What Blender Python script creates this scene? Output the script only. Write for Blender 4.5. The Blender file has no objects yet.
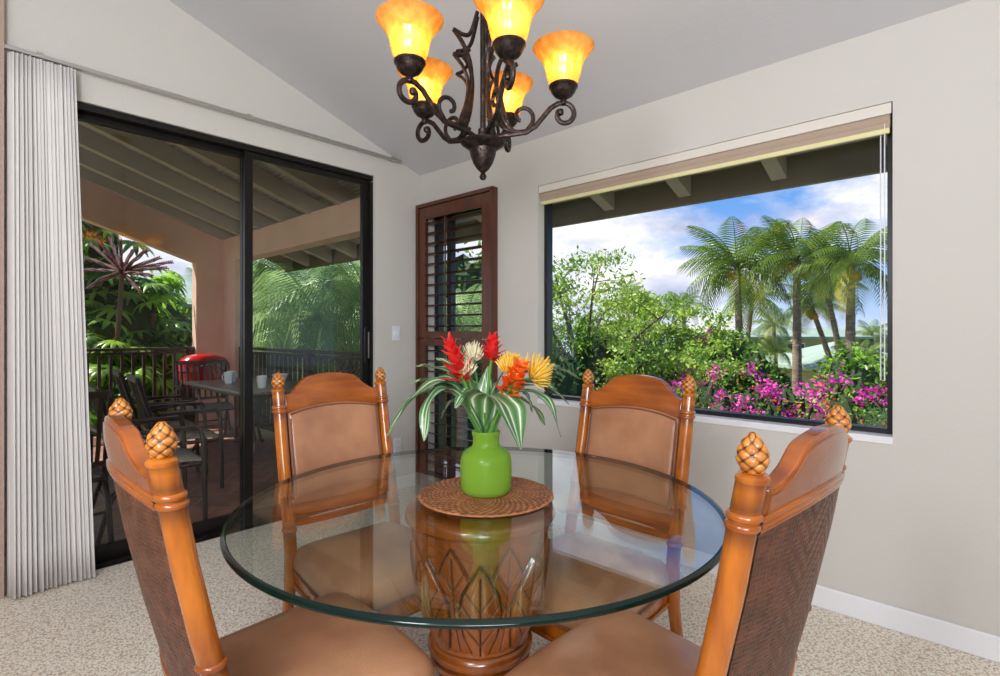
import bpy, math, random
import numpy as np
from mathutils import Vector, Matrix, Quaternion
rnd = random.Random(7)
rng = np.random.default_rng(11)
PI = math.pi
SC = bpy.context.scene
COL = SC.collection

# ---------------------------------------------------------------- camera
YAW = math.radians(42.7)
FWD = Vector((math.cos(YAW), math.sin(YAW), 0)); RGT = Vector((math.sin(YAW), -math.cos(YAW), 0)); UP = Vector((0, 0, 1))
EYE = Vector((-2.768, -3.459, 1.26)); FOC = 526.0
cam = bpy.data.cameras.new('camera'); co = bpy.data.objects.new('camera', cam); COL.objects.link(co)
co.location = EYE; co.rotation_euler = (PI/2, 0, YAW - PI/2)
cam.sensor_width = 36; cam.lens = FOC/1000*36; cam.shift_y = -0.006; cam.clip_start = 0.02; cam.clip_end = 900
SC.camera = co
SC.view_settings.view_transform = 'Standard'; SC.view_settings.look = 'None'
SC.view_settings.gamma = 1; SC.view_settings.use_curve_mapping = False
SC.view_settings.exposure = 0.0

def at(px, py, d):
    """a point of the place seen at that pixel of the survey photo, d metres away along the view axis"""
    return EYE + (FWD + RGT*((px-500)/FOC) - UP*((py-332)/FOC))*d

# ---------------------------------------------------------------- node helper
class NT:
    def __init__(s, tree): s.t = tree; s.t.nodes.clear()
    def n(s, typ, _props=None, **ins):
        nd = s.t.nodes.new(typ)
        for k, v in (_props or {}).items(): setattr(nd, k, v)
        for k, v in ins.items():
            key = int(k[1:]) if k[0] == '_' and k[1:].isdigit() else k.replace('_', ' ')
            sock = nd.inputs[key]
            if isinstance(v, bpy.types.NodeSocket): s.t.links.new(v, sock)
            else:
                if isinstance(v, tuple) and len(v) == 3 and sock.type == 'RGBA': v = (*v, 1)
                sock.default_value = v
        return nd
    def math(s, op, a, b=0.0, c=0.0):
        return s.n('ShaderNodeMath', dict(operation=op), _0=a, _1=b, _2=c).outputs[0]
    def ramp(s, fac, stops):
        nd = s.n('ShaderNodeValToRGB', Fac=fac); e = nd.color_ramp.elements
        while len(e) < len(stops): e.new(0.5)
        for i, (p, c) in enumerate(stops):
            e[i].position = p; e[i].color = (*c, 1) if len(c) == 3 else c
        return nd.outputs[0]
    def mix(s, fac, a, b):
        nd = s.t.nodes.new('ShaderNodeMix'); nd.data_type = 'RGBA'
        for i, v in ((0, fac), (6, a), (7, b)):
            if isinstance(v, bpy.types.NodeSocket): s.t.links.new(v, nd.inputs[i])
            else: nd.inputs[i].default_value = (*v, 1) if isinstance(v, tuple) else v
        return nd.outputs[2]

def srgb(r, g, b):
    f = lambda c: (c/255/12.92) if c/255 <= 0.04045 else ((c/255+0.055)/1.055)**2.4
    return (f(r), f(g), f(b))

MATS = {}
def mat(name, color=(.8,.8,.8), rough=.5, metal=0., noise=None, bump=None, coat=0., trans=0., spec=.5, attr=None, fn=None, translucent=0.):
    """noise=(scale, colour2, lo, hi, stretch) ; bump=(scale, strength, stretch)"""
    m = bpy.data.materials.new(name); m.use_nodes = True; N = NT(m.node_tree)
    out = N.n('ShaderNodeOutputMaterial')
    tc = N.n('ShaderNodeTexCoord').outputs['Object']
    colr = color
    def tex(scale, stretch, detail=4):
        mp = N.n('ShaderNodeMapping', Vector=tc, Scale=stretch or (1,1,1)).outputs[0]
        return N.n('ShaderNodeTexNoise', Vector=mp, Scale=scale, Detail=detail).outputs[0]
    if noise:
        sc_, c2, lo, hi, st = noise
        fac = N.ramp(tex(sc_, st), [(lo, (0,0,0)), (hi, (1,1,1))])
        colr = N.mix(fac, color, c2)
    if attr:                                    # dark glaze kept in carved grooves; darker tone in weave and wicker gaps
        a = N.n('ShaderNodeAttribute', dict(attribute_name='glaze')).outputs['Fac']
        colr = N.mix(a, colr, attr)
    p = N.n('ShaderNodeBsdfPrincipled', Base_Color=colr, Roughness=rough, Metallic=metal)
    p.inputs['Coat Weight'].default_value = coat; p.inputs['Coat Roughness'].default_value = .08
    p.inputs['Transmission Weight'].default_value = trans
    p.inputs['Specular IOR Level'].default_value = spec
    if bump:
        sc_, stg, st = bump
        b = N.n('ShaderNodeBump', Strength=stg, Distance=.01, Height=tex(sc_, st, 3))
        N.t.links.new(b.outputs[0], p.inputs['Normal'])
    sh = p.outputs[0]
    if translucent:
        tr = N.n('ShaderNodeBsdfTranslucent', Color=colr).outputs[0]
        mx = N.n('ShaderNodeMixShader', _0=translucent, _1=sh, _2=tr); sh = mx.outputs[0]
    N.t.links.new(sh, out.inputs[0])
    if fn: fn(N, p, tc, out)
    MATS[name] = m
    return m

# ---------------------------------------------------------------- world
w = bpy.data.worlds.new('sky'); SC.world = w; w.use_nodes = True; N = NT(w.node_tree)
g = N.n('ShaderNodeTexCoord').outputs['Generated']
sx = N.n('ShaderNodeSeparateXYZ', Vector=g)
blue = N.ramp(sx.outputs[2], [(0.0, srgb(185,205,235)), (.12, srgb(125,172,232)), (.35, srgb(66,132,212)), (1.0, srgb(40,95,180))])
mp = N.n('ShaderNodeMapping', Vector=g, Scale=(1, 1, 2.1), Location=(.45, .2, .1)).outputs[0]
n1 = N.n('ShaderNodeTexNoise', Vector=mp, Scale=3.1, Detail=9, Roughness=.56, Distortion=.25).outputs[0]
side = N.n('ShaderNodeVectorMath', dict(operation='DOT_PRODUCT'), _0=g, _1=(0, 1.0, -1.5)).outputs['Value']
cov = N.math('ADD', n1, N.math('MULTIPLY_ADD', side, .42, -.03))
cl = N.ramp(cov, [(.33, (0,0,0)), (.47, (1,1,1))])
n2 = N.n('ShaderNodeTexNoise', Vector=mp, Scale=5.2, Detail=8, Roughness=.6).outputs[0]
ccol = N.ramp(n2, [(.36, srgb(172,182,212)), (.5, srgb(215,218,234)), (.62, srgb(250,250,252))])
skyc = N.mix(cl, blue, ccol)
bg = N.n('ShaderNodeBackground', Color=skyc, Strength=1.3)
wo = N.n('ShaderNodeOutputWorld', Surface=bg.outputs[0])

# ---------------------------------------------------------------- sun, lamp by the camera and added fill lights
def light(name, typ, loc, energy, color=(1,1,1), rot=None, size=None, size_y=None, look=None):
    l = bpy.data.lights.new(name, typ); l.energy = energy; l.color = color
    o = bpy.data.objects.new(name, l); COL.objects.link(o); o.location = loc
    if size is not None:
        if typ == 'AREA':
            l.size = size
            if size_y: l.shape = 'RECTANGLE'; l.size_y = size_y
        elif typ == 'SUN': l.angle = size
        else: l.shadow_soft_size = size
    if look is not None: o.rotation_euler = (Vector(look)-Vector(loc)).to_track_quat('-Z', 'Y').to_euler()
    return o
light('sun', 'SUN', (0, 0, 20), 10, (1, .95, .86), size=math.radians(.6), look=(0+4.2, 0-5.2, 20-9.5))
p0 = EYE - FWD*.25 - RGT*.75 + UP*.62
light('photo_lamp', 'AREA', p0, 25, (.96, .98, 1), size=.35, look=at(560, 330, 3.5))
light('rear_fill_light', 'AREA', (-5.6, -4.9, 2.3), 56, (.92, .96, 1), size=2.6, size_y=1.8, look=(-1.2, -1.6, 1.2))  # unseen fill added behind the camera to brighten the room, no window there
light('ceiling_fill_light', 'AREA', (-4.0, -4.9, 1.7), 100, (.95, .97, 1), size=1.0, look=(-2.6, -3.2, 3.6))  # added unseen area light aimed upward, only to brighten the ceiling

# ---------------------------------------------------------------- mesh builder
class MB:
    def __init__(s): s.v = []; s.f = []; s.m = []; s.n = 0; s.glz = []
    def add(s, V, Fs, mi=0, glaze=None):
        V = np.asarray(V, float).reshape(-1, 3)
        s.v.append(V); s.f += [tuple(i+s.n for i in f) for f in Fs]; s.m += [mi]*len(Fs); s.n += len(V)
        s.glz.append(np.zeros(len(V)) if glaze is None else np.asarray(glaze, float).ravel()); return s
    def box(s, a, b, mi=0, M=None):
        x0,y0,z0 = a; x1,y1,z1 = b
        V = np.array([(x0,y0,z0),(x1,y0,z0),(x1,y1,z0),(x0,y1,z0),(x0,y0,z1),(x1,y0,z1),(x1,y1,z1),(x0,y1,z1)], float)
        if M is not None: V = np.array([tuple(M @ Vector(v)) for v in V])
        return s.add(V, [(0,3,2,1),(4,5,6,7),(0,1,5,4),(1,2,6,5),(2,3,7,6),(3,0,4,7)], mi)
    def tube(s, pts, r, seg=10, mi=0, cap=True, flat=1.0):
        pts = [Vector(p) for p in pts]; n = len(pts)
        rs = r if hasattr(r, '__len__') else [r]*n
        V = []; T0 = (pts[1]-pts[0]).normalized()
        up = Vector((0,0,1)) if abs(T0.z) < .9 else Vector((1,0,0))
        nx = T0.cross(up).normalized()
        for i, p in enumerate(pts):
            T = (pts[min(i+1,n-1)]-pts[max(i-1,0)]).normalized()
            nx = (nx - T*nx.dot(T)).normalized(); ny = T.cross(nx)
            for k in range(seg):
                a = 2*PI*k/seg; V.append(p + nx*math.cos(a)*rs[i] + ny*math.sin(a)*rs[i]*flat)
        Fs = [(i*seg+k, i*seg+(k+1)%seg, (i+1)*seg+(k+1)%seg, (i+1)*seg+k) for i in range(n-1) for k in range(seg)]
        if cap: Fs += [tuple(range(seg))[::-1], tuple(range((n-1)*seg, n*seg))]
        return s.add([tuple(v) for v in V], Fs, mi)
    def lathe(s, prof, seg=32, mi=0, c=(0,0,0), close=True):
        """prof: (r, z) from bottom to top"""
        n = len(prof); V = [(c[0]+r*math.cos(2*PI*k/seg), c[1]+r*math.sin(2*PI*k/seg), c[2]+z) for r, z in prof for k in range(seg)]
        Fs = [(i*seg+k, i*seg+(k+1)%seg, (i+1)*seg+(k+1)%seg, (i+1)*seg+k) for i in range(n-1) for k in range(seg)]
        if close: Fs += [tuple(range(seg))[::-1], tuple(range((n-1)*seg, n*seg))]
        return s.add(V, Fs, mi)
    def grid(s, P, mi=0, wrap=False, glaze=None):
        nu, nv = P.shape[:2]; Fs = []
        for i in range(nu-1 if not wrap else nu):
            j = (i+1) % nu
            for k in range(nv-1): Fs.append((i*nv+k, j*nv+k, j*nv+k+1, i*nv+k+1))
        return s.add(P.reshape(-1, 3), Fs, mi, glaze)
    def build(s, name, mats, parent=None, smooth=True, angle=40, mesh_only=False):
        me = bpy.data.meshes.new(name)
        V = np.concatenate(s.v)
        me.from_pydata(V.tolist(), [], s.f)
        mats = mats if isinstance(mats, (list, tuple)) else [mats]
        for m in mats: me.materials.append(MATS[m] if isinstance(m, str) else m)
        if len(mats) > 1: me.polygons.foreach_set('material_index', s.m)
        gl = np.concatenate(s.glz)
        if gl.any():
            at_ = me.attributes.new('glaze', 'FLOAT', 'POINT'); at_.data.foreach_set('value', gl)
        me.update()
        if smooth:
            me.polygons.foreach_set('use_smooth', [True]*len(me.polygons))
            me.set_sharp_from_angle(angle=math.radians(angle))
        if mesh_only: return me
        return link(name, me, parent)
def link(name, me, parent=None):
    o = bpy.data.objects.new(name, me); COL.objects.link(o)
    if parent: o.parent = parent
    return o
def bevel(o, w=.004, seg=2):
    m = o.modifiers.new('bevel', 'BEVEL'); m.width = w; m.segments = seg; m.limit_method = 'ANGLE'; m.angle_limit = math.radians(40); return o
def tag(o, label, cat, group=None, kind=None):
    o['label'] = label; o['category'] = cat
    if group: o['group'] = group
    if kind: o['kind'] = kind
    return o
def thing(name, label, cat, loc=(0,0,0), rz=0, group=None):
    o = bpy.data.objects.new(name, None); COL.objects.link(o); o.location = loc; o.rotation_euler = (0,0,rz); o.empty_display_size = .1
    return tag(o, label, cat, group)
def struct(o): o['kind'] = 'structure'; return o
def copy_tree(o, parent=None):
    c = o.copy(); COL.objects.link(c); c.parent = parent
    for ch in list(o.children): copy_tree(ch, c)
    return c
def smooth01(t): t = np.clip(t, 0, 1); return t*t*(3-2*t)
def bez(p, n=16):
    """catmull-rom through points"""
    p = [Vector(q) for q in p]; p = [p[0]*2-p[1]] + p + [p[-1]*2-p[-2]]; out = []
    for i in range(1, len(p)-2):
        for k in range(n):
            t = k/n; a, b, c, d = p[i-1], p[i], p[i+1], p[i+2]
            out.append(.5*((2*b)+(c-a)*t+(2*a-5*b+4*c-d)*t*t+(3*b-a-3*c+d)*t*t*t))
    out.append(p[-2]); return out

# ---------------------------------------------------------------- materials
mat('wall_paint', srgb(206,203,197), .85, bump=(90, .12, None))
mat('ceiling_paint', srgb(208,208,212), .9, bump=(70, .1, None))
mat('pilaster_paint', srgb(176,152,138), .85)
mat('white_trim', srgb(236,236,240), .4)
def carpet_fn(N, p, tc, out):
    v = N.n('ShaderNodeTexVoronoi', Vector=tc, Scale=130).outputs['Distance']
    n = N.n('ShaderNodeTexNoise', Vector=tc, Scale=75, Detail=5, Roughness=.7).outputs[0]
    n3 = N.n('ShaderNodeTexNoise', Vector=tc, Scale=2.2, Detail=3).outputs[0]
    h = N.math('ADD', N.math('MULTIPLY', v, -.7), n)
    c = N.ramp(h, [(.0, srgb(206,188,168)), (.1, srgb(246,232,214)), (.26, srgb(255,250,238))])
    c = N.mix(N.math('MULTIPLY', n3, .14), c, srgb(168,150,128))
    b = N.n('ShaderNodeBump', Strength=.55, Distance=.01, Height=h)
    N.t.links.new(c, p.inputs['Base Color']); N.t.links.new(b.outputs[0], p.inputs['Normal'])
mat('carpet', rough=1, spec=.1, fn=carpet_fn)
def tile_fn(N, p, tc, out):
    mp = N.n('ShaderNodeMapping', Vector=tc, Rotation=(0,0,math.radians(38))).outputs[0]
    br = N.n('ShaderNodeTexBrick', dict(offset=.5), Vector=mp, Color1=srgb(150,98,78), Color2=srgb(116,82,72), Mortar=srgb(170,144,126), Scale=1.0, Mortar_Size=.006, Brick_Width=.33, Row_Height=.33)
    n = N.n('ShaderNodeTexNoise', Vector=tc, Scale=9, Detail=6).outputs[0]
    c = N.mix(N.ramp(n, [(.35,(0,0,0)),(.7,(.6,.6,.6))]), br.outputs[0], srgb(170,134,116))
    N.t.links.new(c, p.inputs['Base Color'])
    b = N.n('ShaderNodeBump', Strength=.5, Distance=.004, Height=N.math('SUBTRACT', n, br.outputs['Fac']))
    N.t.links.new(b.outputs[0], p.inputs['Normal'])
mat('slate_tile', rough=.38, fn=tile_fn)
mat('pink_stucco', srgb(216,180,156), .9, noise=(3, srgb(206,170,146), .3, .7, None), bump=(60, .25, None))
mat('roof_board', srgb(166,160,148), .8, noise=(5, srgb(120,114,102), .4, .6, (12,.6,1)))
mat('rafter_paint', srgb(166,154,132), .7)
mat('fascia_paint', srgb(112,104,82), .7)
mat('roof_shingle', srgb(110,120,110), .9)
mat('bronze_frame', srgb(20,17,15), .35, spec=.3)
mat('black_frame', srgb(24,24,26), .35)
mat('dark_rail', srgb(52,40,36), .55, noise=(20, srgb(70,54,46), .4, .7, None))
mat('curtain_fabric', srgb(250,247,245), .9, translucent=.2)
mat('steel', srgb(190,188,184), .3, metal=.9)
mat('blind_fabric', srgb(176,156,138), .8)
mat('blind_fascia', srgb(222,216,206), .6)
mat('blind_bar', srgb(228,222,168), .5)
mat('plastic_white', srgb(226,230,240), .35)
WOOD_D = srgb(58,22,6)
mat('honey_wood', srgb(188,106,24), .27, noise=(11, srgb(134,60,12), .4, .72, (2.2,2.2,.5)), coat=.55, attr=WOOD_D, bump=(60, .05, (3,3,.6)))
mat('crest_wood', srgb(176,94,26), .26, noise=(8, srgb(116,52,14), .35, .7, (.6,.5,2.5)), coat=.6, attr=WOOD_D)
mat('finial_wood', srgb(206,134,58), .33, noise=(50, srgb(170,92,30), .4, .7, None), coat=.4, attr=srgb(48,20,6))
mat('shutter_wood', srgb(96,46,24), .35, noise=(10, srgb(68,30,16), .35, .7, (3,3,.3)), coat=.3)
mat('louver_wood', srgb(74,32,22), .3, coat=.3)
mat('leather_dark', srgb(140,84,54), .2, coat=.5, bump=(120, .08, None))
mat('leather', srgb(184,132,98), .34, noise=(5, srgb(150,100,72), .35, .7, None), coat=.25, bump=(160, .12, None))
mat('piping', srgb(120,76,54), .4)
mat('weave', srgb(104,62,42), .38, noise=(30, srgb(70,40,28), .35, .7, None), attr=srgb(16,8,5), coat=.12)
mat('pedestal_wood', srgb(156,82,22), .25, noise=(12, srgb(110,52,14), .35, .7, (1,1,.4)), coat=.7, attr=srgb(40,18,6))
mat('wicker', srgb(184,122,78), .6, noise=(40, srgb(140,84,48), .35, .7, None), attr=srgb(70,34,18))
mat('iron', srgb(44,36,34), .38, metal=.75, noise=(60, srgb(74,62,58), .45, .7, None), bump=(80, .25, None))
def vase_fn(N, p, tc, out):
    base = out.inputs[0].links[0].from_socket
    tp = N.n('ShaderNodeBsdfTransparent', Color=srgb(196,232,110))
    lw = N.n('ShaderNodeLayerWeight', Blend=.35).outputs['Facing']
    f_ = N.math('MULTIPLY', N.math('SUBTRACT', 1.0, lw), .5)
    mx = N.n('ShaderNodeMixShader', _0=f_, _1=base, _2=tp.outputs[0]); N.t.links.new(mx.outputs[0], out.inputs[0])
mat('vase_glass', srgb(186,222,92), .3, coat=.35, translucent=.55, fn=vase_fn)
mat('ginger_red', srgb(214,24,30), .4, noise=(30, srgb(236,70,60), .4, .7, None), translucent=.2)
mat('ginger_orange', srgb(240,84,22), .4, noise=(30, srgb(250,150,40), .45, .75, None), translucent=.2)
mat('protea_yellow', srgb(250,196,40), .5, noise=(40, srgb(252,226,120), .4, .7, None), translucent=.25)
mat('dried_cream', srgb(222,214,176), .6)
mat('stem_green', srgb(84,140,48), .45)
def stripe_fn(N, p, tc, out):
    uv = N.n('ShaderNodeAttribute', dict(attribute_name='glaze')).outputs['Fac']   # position across the blade
    n = N.n('ShaderNodeTexNoise', Vector=tc, Scale=14, Detail=2).outputs[0]
    s = N.math('SINE', N.math('ADD', N.math('MULTIPLY', uv, 25), N.math('MULTIPLY', n, 3.)))
    c = N.ramp(N.math('MULTIPLY_ADD', s, .5, .5), [(.0, srgb(66,104,62)), (.55, srgb(96,134,84)), (.9, srgb(128,158,114)), (1., srgb(226,232,212))])
    N.t.links.new(c, p.inputs['Base Color'])
mat('striped_leaf', rough=.38, fn=stripe_fn, coat=.15)
mat('ceramic_white', srgb(236,236,236), .2, coat=.4)
mat('grill_red', srgb(176,16,24), .2, coat=.8)
mat('chair_metal', srgb(58,48,44), .4, metal=.3)
mat('sling_fabric', srgb(158,150,138), .8, noise=(80, srgb(118,110,100), .4, .6, (1,6,1)))
mat('table_stone', srgb(120,108,104), .3, noise=(25, srgb(90,82,80), .4, .6, None))
mat('leaf_green', srgb(96,146,44), .5, noise=(1.6, srgb(58,104,30), .35, .65, None), translucent=.3)
mat('leaf_lime', srgb(162,186,66), .5, noise=(.9, srgb(104,146,46), .35, .65, None), translucent=.35)
mat('leaf_dark', srgb(54,92,34), .5, noise=(1.5, srgb(34,66,24), .35, .65, None), translucent=.2)
mat('leaf_glossy', srgb(158,200,70), .32, noise=(2.6, srgb(74,118,34), .42, .58, None), translucent=.5)
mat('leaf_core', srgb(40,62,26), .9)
mat('palm_leaf', srgb(118,142,50), .4, noise=(.5, srgb(64,94,34), .4, .65, None), translucent=.3)
mat('palm_yellow', srgb(206,196,70), .45, translucent=.3)
mat('palm_soft', srgb(176,200,136), .4, noise=(1, srgb(116,150,90), .4, .65, None), translucent=.45)
mat('trunk_bark', srgb(150,126,112), .9, noise=(3, srgb(106,86,74), .35, .65, (1,1,6)), bump=(3, .6, (1,1,6)))
mat('branch_bark', srgb(96,80,64), .9)
mat('bract_magenta', srgb(196,40,150), .55, noise=(1.2, srgb(216,90,176), .4, .7, None), translucent=.35)
mat('bract_orange', srgb(222,116,40), .55, translucent=.35)
mat('spike_purple', srgb(128,74,72), .6, noise=(20, srgb(76,46,50), .4, .6, None))
mat('coconut', srgb(196,124,48), .5)
mat('grass', srgb(96,128,56), 1, noise=(.6, srgb(130,142,74), .35, .65, None))
mat('sea', srgb(120,150,190), .3)
mat('metal_roof', srgb(128,146,132), .7, noise=(1, srgb(140,156,144), .4, .6, None))
mat('house_wall', srgb(160,148,126), .9)
mat('house_dark', srgb(60,54,48), .6)
mat('house_door', srgb(110,66,40), .6)

def pane_mat(name, tint, f0=.04, boost=1.0, rough=0.0):
    m = bpy.data.materials.new(name); m.use_nodes = True; N = NT(m.node_tree)
    lw = N.n('ShaderNodeLayerWeight', Blend=.5).outputs['Facing']
    F = N.math('MULTIPLY_ADD', N.math('POWER', lw, 5), (1-f0)*boost, f0)
    t = N.n('ShaderNodeBsdfTransparent', Color=tint).outputs[0]
    gl = N.n('ShaderNodeBsdfGlossy', Color=(1,1,1), Roughness=rough).outputs[0]
    mx = N.n('ShaderNodeMixShader', _0=F, _1=t, _2=gl)
    N.n('ShaderNodeOutputMaterial', Surface=mx.outputs[0]); MATS[name] = m
pane_mat('pane_glass', (.985,.99,.985), .014, .4)
pane_mat('door_glass', (.96,.965,.96), .016, .38)
pane_mat('table_glass', (.915,.96,.935), .045, 1.0)
mat('glass_edge', srgb(5,28,23), .12, spec=.4)
# lamp glass
m = bpy.data.materials.new('amber_glass'); m.use_nodes = True; N = NT(m.node_tree)
tc = N.n('ShaderNodeTexCoord').outputs['Object']
nz = N.n('ShaderNodeTexNoise', Vector=tc, Scale=40, Detail=6).outputs[0]
c = N.mix(N.ramp(nz, [(.4,(0,0,0)),(.66,(1,1,1))]), srgb(255,206,124), srgb(248,178,84))
d = N.n('ShaderNodeBsdfDiffuse', Color=c); tl = N.n('ShaderNodeBsdfTranslucent', Color=c)
tp = N.n('ShaderNodeBsdfTransparent', Color=srgb(255,222,150)); gl = N.n('ShaderNodeBsdfGlossy', Roughness=.12)
a = N.n('ShaderNodeMixShader', _0=.6, _1=d.outputs[0], _2=tl.outputs[0])
a = N.n('ShaderNodeMixShader', _0=.34, _1=a.outputs[0], _2=tp.outputs[0])
a = N.n('ShaderNodeMixShader', _0=.05, _1=a.outputs[0], _2=gl.outputs[0])
N.n('ShaderNodeOutputMaterial', Surface=a.outputs[0]); MATS['amber_glass'] = m
m = bpy.data.materials.new('bulb_glow'); m.use_nodes = True; N = NT(m.node_tree)
e = N.n('ShaderNodeEmission', Color=(1,.86,.6), Strength=18); N.n('ShaderNodeOutputMaterial', Surface=e.outputs[0]); MATS['bulb_glow'] = m

# ================================================================ SETTING
RS = .333
def zc(x): return 2.56 - RS*x                    # interior ceiling, rises away from the window wall
XR = -3.9                                        # ridge
XL = -7.2; YB = -7.0
def zr(x): return zc(x) if x >= XR else zc(XR) - RS*(XR-x)
def prism_y(mb, prof, y0, y1, mi=0):             # profile in x,z extruded along y
    n = len(prof); V = [(x, y0, z) for x, z in prof] + [(x, y1, z) for x, z in prof]
    mb.add(V, [tuple(range(n)), tuple(range(n, 2*n))[::-1]] + [(i, i+n, (i+1)%n+n, (i+1)%n) for i in range(n)], mi)
    return mb
def prism_x(mb, prof, x0, x1, mi=0):             # profile in y,z extruded along x
    n = len(prof); V = [(x0, y, z) for y, z in prof] + [(x1, y, z) for y, z in prof]
    mb.add(V, [tuple(range(n))[::-1], tuple(range(n, 2*n))] + [(i, (i+1)%n, (i+1)%n+n, i+n) for i in range(n)], mi)
    return mb
struct(MB().box((XL, YB, -.2), (.1, .0, 0)).build('floor', 'carpet', smooth=False))
# window wall (x = 0) with picture window and narrow shuttered window
WY0, WY1, WZ0, WZ1 = -3.17, -1.25, .81, 2.24
SY0, SY1, SZ0, SZ1 = -.80, -.10, .16, 2.24
b = MB(); T = .15
for y0, y1, z0, z1 in ((YB, WY0, 0, 2.7), (WY0, WY1, 0, WZ0), (WY0, WY1, WZ1, 2.7), (WY1, SY0, 0, 2.7), (SY0, SY1, 0, SZ0), (SY0, SY1, SZ1, 2.7), (SY1, .0, 0, 2.7)):
    b.box((0, y0, z0-(.2 if z0 == 0 else 0)), (T, y1, z1))
struct(b.build('wall_right', 'wall_paint', smooth=False))
# door wall (y = 0)
DX0, DX1, DZ = -2.33, -.445, 2.463
b = MB()
b.box((DX1, 0, -.2), (.15, .15, 2.5))
b.box((-2.56, 0, -.2), (DX0, .15, DZ))
prism_y(b, [(-2.56, DZ), (DX1, DZ), (DX1, 2.5), (.15, 2.5), (.15, 2.68), (.0, zc(0)+.1), (-2.56, zc(-2.56)+.1)], 0, .15)
struct(b.build('wall_back', 'wall_paint', smooth=False))
b = MB(); prism_y(b, [(XL, -.2), (-2.53, -.2), (-2.53, zr(-2.53)+.1), (XR, zr(XR)+.1), (XL, zr(XL)+.1)], -.05, .15)
struct(b.build('wall_left_alcove', 'pilaster_paint', smooth=False))
# walls of the living room behind the photographer
b = MB()
b.box((XL-.15, YB, 0), (XL, 0, 2.9))
struct(b.build('wall_left', 'wall_paint', smooth=False))
b = MB()
b.box((XL, YB-.15, 0), (.15, YB, 2.6))
prism_y(b, [(XL, 2.6), (.15, 2.6), (XR, zr(XR)+.1), (XL, zr(XL)+.1)], YB-.15, YB)
struct(b.build('wall_front', 'wall_paint', smooth=False))
b = MB(); prism_y(b, [(0, zc(0)), (XR, zc(XR)), (XL, zr(XL)), (XL, zr(XL)+.03), (XR, zc(XR)+.03), (0, zc(0)+.03)], YB, 0)
struct(b.build('ceiling', 'ceiling_paint', smooth=False))
# roof over room and lanai with overhanging eave
LY = 4.34; EX = 1.0
deck = .17
b = MB(); prism_y(b, [(EX, zc(EX)+deck-.03), (XR, zc(XR)+deck), (XL-.5, zr(XL-.5)+deck), (XL-.5, zr(XL-.5)+deck+.06), (XR, zc(XR)+deck+.06), (EX, zc(EX)+deck+.03)], YB-.6, LY+.22)
roof = struct(b.build('roof_deck', 'roof_board', smooth=False)); 
b = MB(); prism_y(b, [(EX+.06, zc(EX)+deck+.02), (XR, zc(XR)+deck+.07), (XL-.55, zr(XL-.55)+deck+.06), (XL-.55, zr(XL-.55)+deck+.09), (XR, zc(XR)+deck+.1), (EX+.06, zc(EX)+deck+.05)], YB-.7, LY+.3)
struct(b.build('roof_shingles', 'roof_shingle', smooth=False))
b = MB()
ys = [.64+.625*k for k in range(6)] + [LY-.05]
for y in ys:
    prism_y(b, [(EX-.05, zc(EX-.05)-.03), (-5.6, zc(-3.9)-.03-1.7*RS), (-3.9, zc(-3.9)-.03), (-3.9, zc(-3.9)+deck), (EX-.05, zc(EX-.05)+deck)] if False else
            [(EX-.05, zc(EX-.05)-.03), (EX-.05, zc(EX-.05)+deck), (-3.9, zc(-3.9)+deck), (-3.9, zc(-3.9)-.03)], y-.045, y+.045)
y = .02
while y > YB:
    prism_y(b, [(EX-.05, zc(EX-.05)-.0), (EX-.05, zc(EX-.05)+deck), (.15, zc(.15)+deck), (.15, zc(.15)-.0)], y-.045, y+.045); y -= .625
struct(b.build('rafters', 'rafter_paint', smooth=False))
struct(MB().box((EX-.05, YB-.6, zc(EX)-.04), (EX, LY+.25, zc(EX)+deck)).build('trim_fascia', 'fascia_paint', smooth=False))
# lanai
struct(MB().box((-6, .15, -.2), (.2, LY+.16, -.015)).build('lanai_floor', 'slate_tile', smooth=False))
struct(MB().box((DX0, 0, -.2), (DX1, .15, -.005)).build('trim_threshold', 'bronze_frame', smooth=False))
b = MB(); b.box((0, .15, 2.22), (.18, 3.93, 2.54)); b.box((0, 3.93, -.2), (.18, LY+.16, 2.54))
b.box((-.34, LY, -.2), (0, LY+.16, 2.20))
prism_y(b, [(-.34, 2.20), (0, 2.20), (0, 2.56+deck), (XR, zc(XR)+deck), (-6, zc(XR)+deck-2.1*RS), (-6, 2.5), (-3.9, 3.38)], LY, LY+.16)
struct(b.build('lanai_wall', 'pink_stucco', smooth=False))
# baseboards
struct(bevel(MB().box((-.014, YB, 0), (0, -.9, .1)).build('baseboard_right', 'white_trim', smooth=False), .006))
struct(bevel(MB().box((DX1+.02, -.014, 0), (-.06, 0, .1)).build('baseboard_back', 'white_trim', smooth=False), .006))
# outdoors ground
gb = MB().box((1.2, -60, -3.3), (75, 60, -3.0)); gb.box((-60, 4.7, -3.3), (1.2, 60, -3.0)); struct(gb.build('ground', 'grass', smooth=False))
struct(MB().box((75, -200, -3.6), (400, 250, -3.4)).build('sea_water', 'sea', smooth=False))
struct(MB().box((-6, LY+.0, -3.0), (.2, LY+.16, -.2)).build('lanai_base', 'pink_stucco', smooth=False))

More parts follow.
